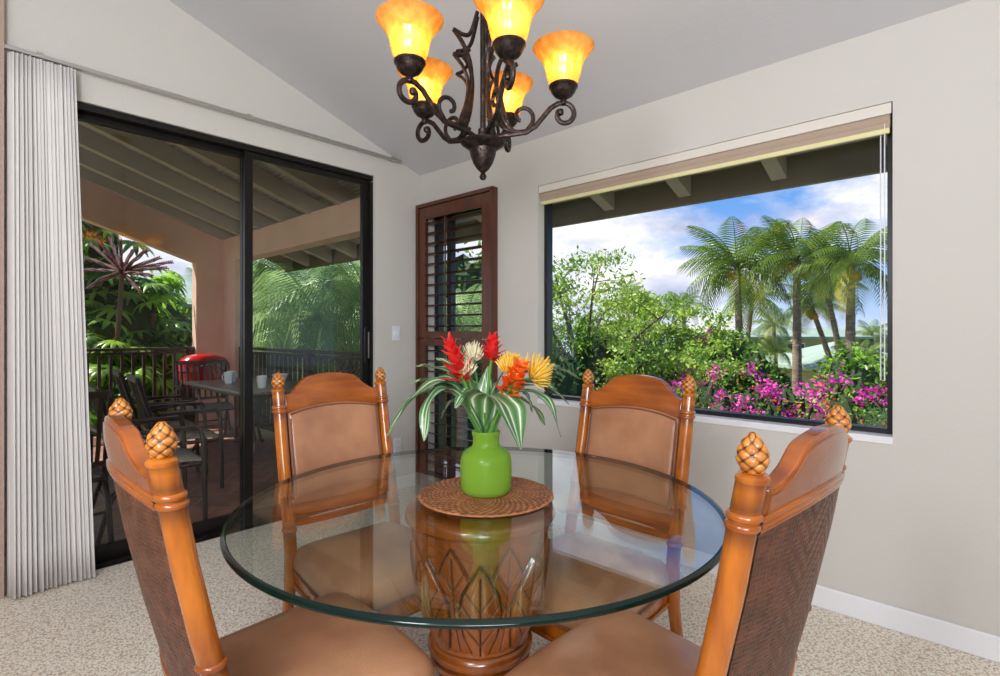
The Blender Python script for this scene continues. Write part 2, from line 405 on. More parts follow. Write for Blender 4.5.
# ---------------------------------------------------------------- picture window
wn = bpy.data.objects.new('window_1', None); COL.objects.link(wn); wn['kind'] = 'structure'; wn.location = (.09, (WY0+WY1)/2, WZ0)
def frame_yz(b, x0, x1, y0, y1, z0, z1, t, mi=0):
    b.box((x0, y0, z0), (x1, y0+t, z1), mi); b.box((x0, y1-t, z0), (x1, y1, z1), mi)
    b.box((x0, y0+t, z0), (x1, y1-t, z0+t), mi); b.box((x0, y0+t, z1-t), (x1, y1-t, z1), mi)
def local(o, par): o.parent = par; o.matrix_parent_inverse = Matrix.Translation(-par.location); return o
b = MB(); frame_yz(b, .07, .13, WY0, WY1, WZ0, WZ1, .026); local(struct(b.build('window_frame', 'black_frame', smooth=False)), wn)
local(struct(MB().box((.098, WY0+.026, WZ0+.026), (.104, WY1-.026, WZ1-.026)).build('window_pane', 'pane_glass', smooth=False)), wn)
local(struct(bevel(MB().box((-.008, WY0, WZ0-.028), (.07, WY1, WZ0+.004)).build('window_sill', 'white_trim', smooth=False), .003)), wn)
# roller blind
t = thing('roller_blind', 'beige roller blind rolled up at the top of the wide picture window', 'blind', (.03, (WY0+WY1)/2, WZ1))
local(MB().box((.004, WY0+.005, WZ1-.048), (.012, WY1-.005, WZ1-.002)).build('fascia', 'blind_fascia', smooth=False), t)
r_ = MB(); r_.tube([(.045, WY0+.01, WZ1-.062), (.045, WY1-.01, WZ1-.062)], .034, 20); local(r_.build('fabric_roll', 'blind_fabric'), t)
local(bevel(MB().box((.012, WY0+.012, WZ1-.128), (.03, WY1-.012, WZ1-.105)).build('bottom_bar', 'blind_bar', smooth=False), .004), t)
local(MB().box((.018, WY0+.012, WZ1-.11), (.024, WY1-.012, WZ1-.05)).build('fabric', 'blind_fabric', smooth=False), t)
cm = MB(); cm.tube([(.02, WY0+.03, WZ1-.05), (.02, WY0+.03, 1.05)], .0025, 6); cm.tube([(.03, WY0+.045, WZ1-.05), (.03, WY0+.045, 1.05)], .0025, 6)
local(cm.build('pull_cord', 'plastic_white'), t)
# narrow window behind shutter
wn = bpy.data.objects.new('window_2', None); COL.objects.link(wn); wn['kind'] = 'structure'; wn.location = (.09, (SY0+SY1)/2, SZ0)
b = MB(); frame_yz(b, .07, .13, SY0, SY1, SZ0, SZ1, .05); b.box((.075, -.30, SZ0), (.125, -.25, SZ1)); local(struct(b.build('window_frame', 'black_frame', smooth=False)), wn)
local(struct(MB().box((.098, SY0+.03, SZ0+.03), (.104, SY1-.03, SZ1-.03)).build('window_pane', 'pane_glass', smooth=False)), wn)
# plantation shutter
t = thing('plantation_shutter', 'dark reddish wood louvered shutter over the narrow window in the corner', 'shutter', (-.03, -.42, .11))
b = MB(); frame_yz(b, -.062, -.001, -.885, -.015, .11, 2.30, .03); local(bevel(b.build('outer_frame', 'shutter_wood', smooth=False)), t)
for nm, z0, z1 in (('lower_panel', .142, 1.205), ('upper_panel', 1.21, 2.268)):
    b = MB(); yA, yB = -.853, -.047
    b.box((-.05, yA, z0), (-.022, yA+.085, z1)); b.box((-.05, yB-.085, z0), (-.022, yB, z1))
    top = .095 if nm == 'upper_panel' else .055; bot = .055 if nm == 'upper_panel' else .1
    b.box((-.05, yA+.085, z0), (-.022, yB-.085, z0+bot)); b.box((-.05, yA+.085, z1-top), (-.022, yB-.085, z1))
    pn = local(bevel(b.build(nm, 'shutter_wood', smooth=False), .003), t)
    b = MB(); n = 11; zz0 = z0+bot; zz1 = z1-top
    tilt = math.radians(8 if nm == 'upper_panel' else 14)
    for k in range(n):
        z = zz0 + (k+.5)*(zz1-zz0)/n
        M = Matrix.Translation((-.036, 0, z)) @ Matrix.Rotation(tilt, 4, 'Y')
        pr = [(-.033, 0), (-.02, .0045), (.02, .0045), (.033, 0), (.02, -.0045), (-.02, -.0045)]
        V = [tuple(M @ Vector((x, yy, q))) for yy in (yA+.086, yB-.086) for x, q in pr]; m6 = 6
        b.add(V, [tuple(range(6))[::-1], tuple(range(6, 12))]+[(i, (i+1)%6, (i+1)%6+6, i+6) for i in range(6)])
    o = b.build('louvers', 'louver_wood', smooth=False); o.parent = pn; 
    o = MB().box((-.075, -.40, zz0+.03), (-.066, -.388, zz1-.02)).build('tilt_rod', 'louver_wood', smooth=False); o.parent = pn
# ---------------------------------------------------------------- sliding door
def door(nm, x0, x1, y0, y1, st, handle=False):
    d = bpy.data.objects.new(nm, None); COL.objects.link(d); d['kind'] = 'structure'; d.location = ((x0+x1)/2, (y0+y1)/2, 0)
    b = MB(); b.box((x0, y0, .02), (x0+st, y1, DZ-.035)); b.box((x1-st, y0, .02), (x1, y1, DZ-.035))
    b.box((x0+st, y0, .02), (x1-st, y1, .09)); b.box((x0+st, y0, DZ-.07), (x1-st, y1, DZ-.035))
    local(struct(b.build('door_frame', 'bronze_frame', smooth=False)), d)
    ym = (y0+y1)/2
    local(struct(MB().box((x0+st, ym-.003, .09), (x1-st, ym+.003, DZ-.07)).build('door_pane', 'door_glass', smooth=False)), d)
    if handle:
        h = MB(); h.box((x1-.045, y0-.03, 1.02), (x1-.02, y0, 1.30)); local(struct(bevel(h.build('door_handle', 'bronze_frame', smooth=False), .006)), d)
        h = MB(); h.box((x1-.016, y0-.022, 1.06), (x1-.006, y0, 1.26)); local(struct(h.build('door_latch', 'steel', smooth=False)), d)
door('door_1', -2.30, -1.345, .085, .12, .05)
door('door_2', -1.395, -.475, .04, .075, .05, True)
b = MB(); b.box((DX0, .02, -.004), (DX1, .14, .02)); b.box((DX0, .02, DZ-.035), (DX1, .14, DZ)); b.box((DX0, .02, .02), (DX0+.03, .14, DZ-.045)); b.box((DX1-.03, .02, .02), (DX1, .14, DZ-.045))
struct(b.build('door_3', 'bronze_frame', smooth=False))

# ---------------------------------------------------------------- curtain and rail
t = thing('curtain_rail', 'thin metal curtain track fixed above the sliding glass door', 'curtain rail', (-1.38, -.06, 2.61))
local(bevel(MB().box((-2.53, -.06, 2.602), (-.234, -.035, 2.622)).build('track', 'steel', smooth=False), .003), t)
for x in (-2.4, -1.4, -.3): local(MB().box((x-.012, -.055, 2.612), (x+.012, -.001, 2.634)).build('bracket', 'steel', smooth=False), t)
nu, nv = 420, 14; P = np.zeros((nu, nv, 3)); u = np.linspace(0, 1, nu)
ph = u*2*PI*17 + .9*np.sin(u*13) + .6*np.sin(u*29)
for k in range(nv):
    v = k/(nv-1)                                 # bottom to top
    W0, W1 = -2.515, -2.20-.075*v                # spreads a little towards the hem
    amp = (.030 - .010*v)*(1+.35*np.sin(u*41+2*v)+.2*np.sin(u*7.7))
    P[:, k, 0] = W0 + (W1-W0)*u + .008*np.cos(ph*1.0+1.2)
    P[:, k, 1] = -.068 + amp*np.sin(ph + .25*np.sin(3*v+u*9)) - .022*(1-v)
    P[:, k, 2] = .012 + (2.585-.012)*v
cb = MB().grid(P); cu = cb.build('curtain', 'curtain_fabric', angle=80)
md = cu.modifiers.new('solid', 'SOLIDIFY'); md.thickness = .002
tag(cu, 'long pleated off-white curtain drawn to the side of the sliding door', 'curtain')
# switch and outlet
t = thing('light_switch', 'white light switch plate on the wall beside the sliding door', 'light switch', (-.245, -.004, 1.25))
bevel(MB().box((-.036, -.004, -.058), (.036, .003, .058)).build('plate', 'plastic_white', t, smooth=False), .002)
MB().box((-.02, -.012, -.016), (-.006, -.003, .016)).build('toggle', 'plastic_white', t, smooth=False)
MB().box((.008, -.010, -.02), (.024, -.003, .02)).build('toggle', 'plastic_white', t, smooth=False)
t = thing('wall_outlet', 'white power outlet low on the wall under the light switch', 'outlet', (-.235, -.004, .36))
bevel(MB().box((-.036, -.004, -.058), (.036, .003, .058)).build('plate', 'plastic_white', t, smooth=False), .002)
for dz in (-.024, .024): MB().box((-.014, -.007, dz-.014), (.014, -.003, dz+.014)).build('socket', 'blind_fascia', t, smooth=False)

# ================================================================ DINING CHAIRS
def PXs(z):
    return np.interp(z, [0, .30, .44, .54, .69, .84, .955, 1.04], [.055, .115, .122, .105, .068, .036, .016, 0.0])
HW = .2275
def bow(y): return -.035*(1-(np.asarray(y)/HW)**2)
def post_mesh(sy):
    b = MB(); zs = np.linspace(0, 1.035, 80); seg = 18
    V = []; gl = []
    for z in zs:
        r = .0235 if z > .5 else .0235 - .004*(.5-z)/.5
        for k in range(seg):
            a = 2*PI*k/seg; V.append((PXs(z)+r*math.cos(a), sy*HW + r*math.sin(a), z)); gl.append(.75*max(0, 1-abs(z-.63)/.05, 1-abs(z-.51)/.05, 1-abs(z-.94)/.035, 1-abs(z-.985)/.03, 1-abs(z-1.03)/.03)**1.5)
    n = len(zs)
    b.add(V, [(i*seg+k, i*seg+(k+1)%seg, (i+1)*seg+(k+1)%seg, (i+1)*seg+k) for i in range(n-1) for k in range(seg)] + [tuple(range(seg))[::-1], tuple(range((n-1)*seg, n*seg))], 0, gl)
    return b.build('back_post', 'honey_wood', mesh_only=True)
def ring_meshes(sy):
    out = []; R = .0232
    for z in (.968, .952, .64, .515):
        b = MB(); c = (float(PXs(z)), sy*HW, z)
        b.lathe([(R-.002, -.007), (R+.002, -.006), (R+.0045, -.003), (R+.0045, .003), (R+.002, .006), (R-.002, .007)], 24, 0, c, close=False)
        out.append(('ring', b.build('ring', 'crest_wood', mesh_only=True)))
    b = MB(); c = (float(PXs(1.036)), sy*HW, 1.03)
    b.lathe([(.0235, -.006), (.0262, -.002), (.0262, .003), (.0215, .0075), (.013, .009)], 24, 0, c)
    out.append(('cap', b.build('cap', 'honey_wood', mesh_only=True)))
    return out
def finial_mesh():
    nu, nv = 60, 40; P = np.zeros((nu, nv, 3)); G = np.zeros((nu, nv))
    for j in range(nv):
        v = j/(nv-1); z = .004+.062*v
        R = .0255*(math.sin(PI*(.17+.80*v))**.75)*(1-.16*v) + .0006
        for i in range(nu):
            a = i/nu*2*PI
            p, q = (5*a/PI/2*1 + v*3.2), (5*a/PI/2 - v*3.2)
            f = abs(math.sin(PI*p*1.0))*abs(math.sin(PI*q*1.0))
            d = f**.45
            P[i, j] = (R*(.84+.2*d)*math.cos(a), R*(.84+.2*d)*math.sin(a), z); G[i, j] = min(1, max(0, 1.15-f*4.2))
    b = MB().grid(P, wrap=True, glaze=G); b.lathe([(.012, -.003), (.015, .002), (.011, .006)], 16)
    return b.build('finial', 'finial_wood', mesh_only=True, angle=70)
def slab(yr, zlo, zhi, xf, xb, ny=28, nz=8, gl=None):
    """closed curved slab; xf/xb: offsets from back surface (front +x)"""
    b = MB(); ys_ = np.linspace(*yr, ny); F = np.zeros((ny, nz, 3)); B = np.zeros((ny, nz, 3)); Gf = np.zeros((ny, nz))
    for i, y in enumerate(ys_):
        lo, hi = zlo(y), zhi(y)
        for j in range(nz):
            v = j/(nz-1); z = lo+(hi-lo)*v; base = float(PXs(z)+bow(y)); uu = (y-yr[0])/(yr[1]-yr[0])
            F[i, j] = (base+xf(uu, v), y, z); B[i, j] = (base+xb(uu, v), y, z)
            if gl: Gf[i, j] = gl(uu, v)
    nf = ny*nz; V = np.concatenate([F.reshape(-1,3), B.reshape(-1,3)]); Fs = []
    for i in range(ny-1):
        for j in range(nz-1):
            a = i*nz+j; Fs.append((a, a+nz, a+nz+1, a+1)); Fs.append((nf+a, nf+a+1, nf+a+nz+1, nf+a+nz))
        a = i*nz; Fs.append((a, nf+a, nf+a+nz, a+nz)); a = i*nz+nz-1; Fs.append((a, a+nz, nf+a+nz, nf+a))
    for j in range(nz-1):
        Fs.append((j, j+1, nf+j+1, nf+j)); a = (ny-1)*nz+j; Fs.append((a, nf+a, nf+a+1, a+1))
    b.add(V, Fs, 0, np.concatenate([Gf.ravel(), Gf.ravel()])); return b
def crest_top(y):
    a = abs(y)/HW
    return 1.012 + .052*float(smooth01((.86-a)/.42)) + .024*(1-min(1, a/.62)**2)
def panel_top(y): return .937 + .028*(1-(y/HW)**2)
def panel_bot(y): return .615 + .012*(1-(y/HW)**2)
def weave_mesh():
    W, c = .428, .0092; ny, nz = 232, 200
    b = MB(); P = np.zeros((ny, nz, 3)); G = np.zeros((ny, nz))
    Y = np.linspace(-W/2, W/2, ny)
    for i, y in enumerate(Y):
        lo, hi = .53, panel_top(y)+.012
        z = np.linspace(lo, hi, nz)
        gi, gj = (y+W/2)/c, (z-.5)/c
        ii, jj = math.floor(gi), np.floor(gj); fu, fv = gi-ii, gj-jj
        zig = jj if ii//9 % 2 == 0 else -jj
        over = ((ii+zig) % 4) < 2
        hU = np.sin(PI*fu)**.6 * np.ones_like(fv); hV = np.sin(PI*fv)**.6
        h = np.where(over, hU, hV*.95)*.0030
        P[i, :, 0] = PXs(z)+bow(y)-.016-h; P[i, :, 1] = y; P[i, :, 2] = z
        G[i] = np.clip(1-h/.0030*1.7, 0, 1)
    b.grid(P, glaze=G)
    return b.build('woven_back', 'weave', mesh_only=True, angle=180)
def tube_back(zf, off, r, y0=-.205, y1=.205, n=24):
    return [(float(PXs(zf(y))+bow(y))+off, y, zf(y)) for y in np.linspace(y0, y1, n)]
def rrect(x0, x1, w0, w1, r, n=6, bulge=0.):
    """rounded trapezoid outline, half-widths w0 at x0 and w1 at x1"""
    pts = []
    for (cx_, cy_, a0) in ((x1-r, w1-r, 0), (x0+r, w0-r, 90), (x0+r, -w0+r, 180), (x1-r, -w1+r, 270)):
        for k in range(n+1):
            a = math.radians(a0+90*k/n); pts.append((cx_+r*math.cos(a), cy_+r*math.sin(a)))
    out = []
    for i, p in enumerate(pts):
        q = pts[(i+1) % len(pts)]; L = math.dist(p, q); m = max(1, int(L/.03))
        for k in range(m):
            t_ = k/m; x, y = p[0]+(q[0]-p[0])*t_, p[1]+(q[1]-p[1])*t_
            x += bulge*(1-(y/w1)**2) if x > (x0+x1)/2 else 0
            out.append((x, y))
    return out
def loft(b, outline, levels, mi=0, cx_=.34):
    """levels: (scale, z). closes top with centre fan"""
    n = len(outline); V = []
    for s_, z in levels:
        for x, y in outline: V.append((cx_+(x-cx_)*s_, y*s_, z))
    Fs = [(i*n+k, i*n+(k+1)%n, (i+1)*n+(k+1)%n, (i+1)*n+k) for i in range(len(levels)-1) for k in range(n)]
    Fs += [tuple(range(n))[::-1], tuple(range((len(levels)-1)*n, len(levels)*n))]
    return b.add(V, Fs, mi)
def make_chair():
    root = thing('dining_chair', '', 'chair')
    fin = finial_mesh()
    for sy in (1, -1):
        p = link('back_post', post_mesh(sy), root)
        for nm_, me_ in ring_meshes(sy): link(nm_, me_, p)
        f_ = link('finial', fin, p); f_.location = (float(PXs(1.036)), sy*HW, 1.036)
    yy = (-.207, .207)
    bd = lambda u, v: .35*max(0, 1-v/.12) + .5*max(0, 1-min(u, 1-u)/.04)
    bevel(slab(yy, lambda y: panel_top(y)-.004, crest_top, lambda u, v: .014+.004*math.sin(PI*v), lambda u, v: -.016, 44, 10, bd).build('crest_rail', 'crest_wood', root), .004)
    # leather facing on the rear of the crest
    slab((-.2, .2), lambda y: panel_top(y)+.012, lambda y: crest_top(y)-.012, lambda u, v: -.014, lambda u, v: -.0185, 40, 6).build('rear_leather_panel', 'leather_dark', root)
    # front cushion
    cf = lambda u, v: .012+.020*(min(1, u/.1, (1-u)/.1)**.5 * min(1, v/.12, (1-v)/.12)**.5)
    cush = slab((-.196, .196), panel_bot, panel_top, cf, lambda u, v: -.008, 40, 30).build('back_cushion', 'leather', root, angle=80)
    loop = []
    for y in np.linspace(-.19, .19, 24): loop.append((y, panel_top(y)-.008))
    for z in np.linspace(.92, .63, 10): loop.append((.192, z))
    for y in np.linspace(.19, -.19, 24): loop.append((y, panel_bot(y)+.006))
    for z in np.linspace(.63, .92, 10): loop.append((-.192, z))
    b = MB(); b.tube([(float(PXs(z)+bow(y))+.022, y, z) for y, z in loop], .0034, 6); b.build('piping', 'piping', cush)
    bb = slab((-.209, .209), lambda y: .575-.022*math.cos(y/HW*PI/2*1.0)*0+.0-.028*(1-(y/HW)**2)*1, lambda y: panel_bot(y)+.004, lambda u, v: .02, lambda u, v: -.012, 36, 6, lambda u, v: .5*max(0, v-.8)*4)
    bevel(bb.build('lower_rail', 'crest_wood', root), .004)
    link('woven_back', weave_mesh(), root)
    b = MB()
    zf = lambda y: panel_top(y)+.013; n_ = 24; Y_ = np.linspace(-.218, .218, n_)
    pr_ = [(.013, 0), (.011, .005), (.006, .006), (.004, .004), (.002, .0065), (-.003, .0065), (-.006, .004), (-.008, .005), (-.012, .0045), (-.013, 0)]
    for nm_, zz_, y_ in (('upper_cord', zf, -.018), ('lower_cord', lambda y: .53-.02*(1-(y/HW)**2), -.017)):
        b = MB(); P_ = np.array([[(float(PXs(zz_(y)+a_)+bow(y))+y_-c_, y, zz_(y)+a_) for a_, c_ in pr_] for y in Y_]); b.grid(P_); b.build(nm_, 'crest_wood', root, angle=60)
    # seat
    out = rrect(.10, .585, .225, .262, .05, 6, .018)
    b = MB(); loft(b, out, [(.985, .368), (1.0, .376), (1.012, .395), (1.01, .415), (.985, .432), (.94, .445), (.86, .455), (.7, .464), (.5, .469), (.25, .471), (.02, .4715)])
    sc_ = b.build('seat_cushion', 'leather', root, angle=80)
    b = MB(); o2 = [(.32+(x-.32)*1.012, y*1.012, .372) for x, y in out]; b.tube(o2+[o2[0]], .005, 6, cap=False); b.build('piping', 'piping', sc_)
    out2 = rrect(.11, .575, .218, .252, .03, 5, .015)
    b = MB(); loft(b, out2, [(.985, .295), (1.0, .303), (1.0, .355), (.99, .368)]); bevel(b.build('seat_frame', 'honey_wood', root), .003)
    b = MB(); o3 = [(.32+(x-.32)*1.008, y*1.008, .312) for x, y in out2]; b.tube(o3+[o3[0]], .007, 8, cap=False); b.build('apron_molding', 'crest_wood', root)
    for sy in (1, -1):
        b = MB(); b.lathe([(.017, 0), (.019, .02), (.0215, .15), (.025, .27), (.028, .285), (.025, .30), (.026, .355)], 18, 0, (.535, sy*.212, 0)); b.build('front_leg', 'honey_wood', root)
    return root
ch = make_chair()
POSES = [((-1.663, -3.208), 85.6, 'wooden dining chair seen from behind beside the window wall, its woven back in view', ),
         ((-2.475, -2.162), -4, 'honey wood chair nearest the curtain, its back seen almost edge on', ),
         ((-1.617, -1.438), -93.4, 'leather backed wooden chair across the table in front of the sliding door', ),
         ((-.87, -2.436), 176.4, 'leather backed wooden chair standing under the wide picture window', )]
for i, ((x, y), r, lab) in enumerate(POSES):
    o = ch if i == 0 else copy_tree(ch)
    o.location = (x, y, 0); o.rotation_euler = (0, 0, math.radians(r)); o['label'] = lab; o['group'] = 'dining chairs around the glass table'

# ================================================================ TABLE
TC = (-1.628, -2.325)
t = thing('dining_table', 'round glass dining table on a carved wooden pineapple leaf pedestal', 'table', (*TC, 0))
b = MB(); R = .702
b.lathe([(0.001, .7445), (R-.012, .7445)], 128, 0, close=False); b.lathe([(R-.012, .760), (.001, .760)], 128, 0, close=False)
b.lathe([(R-.012, .7445), (R-.004, .7455), (R, .7490), (R+.0005, .7525), (R-.001, .7565), (R-.012, .760)], 128, 1, close=False)
b.build('glass_top', ['table_glass', 'glass_edge'], t, angle=60)
# carved bowl
nu, nv = 560, 120
prof = [(.36, .138), (.40, .154), (.44, .170), (.50, .184), (.56, .194), (.62, .201), (.67, .208), (.70, .215), (.715, .218)]
zz_ = np.linspace(.36, .705, nv)[None, :]*np.ones((nu, 1)); aa_ = (np.arange(nu)/nu*2*PI)[:, None]*np.ones((1, nv))
r0_ = np.interp(zz_, [q[0] for q in prof], [q[1] for q in prof])
def leafset(shift, knots, chev):
    s_ = ((aa_/(2*PI)*8+shift) % 1 - .5); xx = np.abs(s_)*2*PI/8*.19
    w_ = np.interp(zz_, [k[0] for k in knots], [k[1] for k in knots]); inside = w_-xx
    gr = np.exp(-((inside-.001)/.0035)**2)*(w_ > .001)
    for c_ in chev: gr = np.maximum(gr, .9*np.exp(-((zz_-1.5*xx-c_)/.0032)**2)*(inside > 0))
    gr = np.maximum(gr, np.exp(-(xx/.0024)**2)*(inside > .002)*(zz_ < knots[-1][0]-.03))
    return inside, gr
i1, g1 = leafset(.5, [(.36, .030), (.42, .052), (.50, .062), (.55, .050), (.60, .022), (.635, 0)], (.395, .45, .505))
i2, g2 = leafset(.0, [(.36, .05), (.50, .07), (.58, .052), (.64, .024), (.68, 0)], (.44, .50, .56))
up1 = smooth01(i1/.008); up2 = smooth01(i2/.008)
D = np.where(i1 > 0, .004+.010*up1, .006*up2); Gr = np.where(i1 > -.004, g1, g2*.85)
r_ = r0_+D-.0045*Gr
P = np.stack([r_*np.cos(aa_), r_*np.sin(aa_), zz_], -1); G = np.clip(Gr, 0, 1)
b = MB().grid(P, wrap=True, glaze=G); b.build('carved_bowl', 'pedestal_wood', t, angle=80)
b = MB(); b.lathe([(.17, .700), (.222, .703), (.228, .712), (.226, .726), (.219, .734), (.205, .738), (.17, .742), (.12, .7435), (.002, .7435)], 72); b.build('top_ring', 'pedestal_wood', t)
b = MB(); b.lathe([(.125, .272), (.145, .276), (.152, .286), (.150, .296), (.140, .300), (.150, .306), (.158, .318), (.158, .334), (.150, .346), (.142, .349), (.148, .354), (.148, .362), (.135, .37)], 72); b.build('collar', 'pedestal_wood', t)
nu, nv = 144, 20; P = np.zeros((nu, nv, 3)); G = np.zeros((nu, nv))
for j in range(nv):
    z = .07+.205*j/(nv-1); r0 = .122+.03*(1-j/(nv-1))**2
    for i in range(nu):
        a = i/nu*2*PI; f_ = abs(math.sin(a*9)); r = r0-.010*(1-f_)**2; P[i, j] = (r*math.cos(a), r*math.sin(a), z); G[i, j] = max(0, 1-f_*2.2)
b = MB().grid(P, wrap=True, glaze=G); b.build('fluted_column', 'pedestal_wood', t, angle=80)
b = MB(); b.lathe([(.002, 0), (.25, 0), (.262, .012), (.262, .035), (.245, .048), (.20, .058), (.175, .072), (.15, .078)], 72); b.build('base', 'pedestal_wood', t)

# placemat
VX, VY = -1.609, -2.331
nu, nv = 260, 64; P = np.zeros((nu, nv, 3)); G = np.zeros((nu, nv)); MR = .205
for j in range(nv):
    v = j/(nv-1); r = .004+(MR-.004)*v
    for i in range(nu):
        a = i/nu*2*PI; ringi = math.floor(v*15.99); fv = v*16-ringi
        tw = math.sin(a*46+ringi*PI+fv*2.2); h = .0035*(math.sin(PI*min(1, fv))**.5)*(.62+.38*tw)
        rr = r + (.003*math.sin(a*30) if v > .9 else 0); edge = .004*max(0, (v-.93)/.07)
        P[i, j] = (VX+rr*math.cos(a), VY+rr*math.sin(a), .7655+h-edge); G[i, j] = max(0, 1.1-h/.0035*1.5)
b = MB().grid(P, wrap=True, glaze=G); b.lathe([(.002, .7612), (MR-.001, .7612), (MR+.001, .7635), (MR-.004, .766)], 96, 0, (VX, VY, 0), close=False)
tag(b.build('wicker_placemat', 'wicker', angle=80), 'round braided brown wicker mat under the green vase', 'placemat')
# vase
b = MB(); vz = .7702
b.lathe([(.002, 0), (.066, 0), (.073, .005), (.0775, .018), (.079, .06), (.0785, .098), (.073, .117), (.058, .131), (.045, .138), (.0405, .146), (.040, .170), (.043, .176), (.044, .184), (.041, .187), (.037, .184), (.036, .15), (.04, .14), (.07, .115), (.074, .06), (.07, .012), (.002, .008)], 56, 0, (VX, VY, vz), close=False)
tag(b.build('glass_vase', 'vase_glass', angle=60), 'frosted lime green glass vase with a short neck on the wicker mat', 'vase')

# ---- flowers and leaves standing in the vase
MOUTH = Vector((VX, VY, vz+.15)); BASEV = Vector((VX, VY, vz+.03))
def ginger(name, px, py, d, length, matn, label, rot, rounded=False):
    tip = at(px, py, d); root = thing(name, label, 'flower', tuple(BASEV))
    ax = (tip-MOUTH).normalized(); start = tip-ax*length
    b = MB(); b.tube(bez([Vector((0,0,0)), MOUTH-BASEV+Vector((.01*math.cos(rot), .01*math.sin(rot), 0)), start+ax*length*.25-BASEV], 8), .0045, 8); b.build('stem', 'stem_green' if matn != 'ginger_red2' else matn, root)
    b = MB(); q = Vector((0,0,1)).rotation_difference(ax); n = 24
    for k in range(n):
        v = k/(n-1); a = k*2.399; Lb = (.05-.022*v)*(length/.11)**.5; wb = .016-.006*v
        spread = 1.05-.8*v
        if rounded: Lb = .034-.012*v; wb = .021-.006*v; spread = 1.15-.45*v
        nx, nz = 5, 6; V = []
        for j in range(nz):
            s_ = j/(nz-1); ww = wb*math.sin(PI*(.15+.83*s_**.8))**1.0*1.15
            for i in range(nx):
                c_ = (i/(nx-1)-.5)*2
                rr = .006+Lb*s_*math.sin(spread)*(1 if s_ < .7 else 1) + .010*s_*s_*spread - .006*c_*c_*0
                V.append(Vector((rr-.004*c_*c_, ww*c_, length*v*.86+Lb*s_*math.cos(spread)-length*.0)))
        M = Matrix.Rotation(a, 3, 'Z'); V = [start-BASEV + q @ (M @ p) for p in V]
        b.add([tuple(p) for p in V], [(j*nx+i, j*nx+i+1, (j+1)*nx+i+1, (j+1)*nx+i) for j in range(nz-1) for i in range(nx-1)])
    b.build('bracts', matn, root, angle=180); return root
ginger('red_ginger_flower', 447, 336, 1.56, .15, 'ginger_red', 'fully open red ginger flower standing tallest above the shutter side of the vase', 0)
ginger('red_ginger_flower', 493, 335, 1.62, .085, 'ginger_red', 'slim red ginger bud rising straight above the middle of the vase', 2)
ginger('orange_ginger_flower', 524, 357, 1.50, .135, 'ginger_orange', 'orange red ginger flower leaning toward the window over the vase', 4, True)
def spider(name, px, py, d, R_, matn, label, n=90, ax=None, up_=.5):
    c = at(px, py, d); root = thing(name, label, 'flower', tuple(BASEV)); c = c-BASEV
    ax = ax or (c-(MOUTH-BASEV)).normalized()
    b = MB(); b.tube(bez([Vector((0,0,0)), MOUTH-BASEV, c-ax*.05, c], 8), .0035, 8); b.build('stem', 'stem_green', root)
    b = MB(); q = Vector((0,0,1)).rotation_difference(ax)
    for k in range(n):
        v = (k+.5)/n; a = k*2.399; el = 1.45*(1-v)**.8
        dr = q @ Vector((math.cos(a)*math.sin(PI/2-el*.0-0)*math.cos(el*.9), math.sin(a)*math.cos(el*.9), math.sin(el*.9)+.12))
        dr.normalize(); L = R_*rnd.uniform(.85, 1.1)
        mid = c+dr*L*.55; tip = c+dr*L+Vector(ax)*L*.22*(1-v)+Vector((0,0,.01))
        b.tube([c, mid, tip], [.0018, .0022, .0012], 5)
    b.build('petals', matn, root, angle=180); return root
spider('yellow_protea_flower', 509, 374, 1.57, .05, 'protea_yellow', 'pale yellow spiky protea bloom in the middle of the bouquet', 110)
spider('yellow_protea_flower', 530, 378, 1.55, .062, 'protea_yellow', 'golden yellow protea bloom reaching out toward the picture window', 90, RGT*.85+UP*.5)
spider('dried_cream_flower', 474, 362, 1.66, .045, 'dried_cream', 'small cream coloured filler bloom between the two red gingers', 60)
spider('dried_cream_flower', 468, 376, 1.60, .035, 'dried_cream', 'tiny cream filler bloom beneath the open red ginger', 50)
def leaf(px, py, d, via, width, label, name='striped_leaf', droop=.0, twist=0.):
    tip = at(px, py, d)-BASEV; mids = [at(*m_)-BASEV for m_ in via]
    pts = bez([Vector((0,0,0)), MOUTH-BASEV+Vector((0,0,.0)), *mids, tip], 10)
    n = len(pts); i0 = 11; V = []; G = []; nx = 9
    base = MOUTH-BASEV
    for i in range(i0, n):
        s_ = (i-i0)/(n-1-i0); T = (pts[min(i+1, n-1)]-pts[i-1]).normalized()
        sd = T.cross(UP); sd = sd.normalized() if sd.length > .05 else RGT
        if twist: sd = Quaternion(T, twist) @ sd
        nm = sd.cross(T).normalized(); wv = 1.3*width*(math.sin(PI*(.03+.97*s_)**.8)**.85)+.0025
        if s_ > .98: wv = .001
        for k in range(nx):
            c_ = (k/(nx-1)-.5)*2; V.append(pts[i]+sd*wv*c_+nm*(.25*wv*abs(c_)+.004*math.sin(s_*14+c_*2)*abs(c_))); G.append(.05+.9*k/(nx-1))
    m = n-i0; b = MB(); b.add([tuple(v) for v in V], [(j*nx+k, j*nx+k+1, (j+1)*nx+k+1, (j+1)*nx+k) for j in range(m-1) for k in range(nx-1)], 0, G)
    root = thing(name, label, 'leaf', tuple(BASEV), group='striped leaves in the green vase')
    b.build('blade', 'striped_leaf', root, angle=180)
    b = MB(); b.tube(pts[:i0+6], .0028, 6); b.build('stalk', 'stem_green', root)
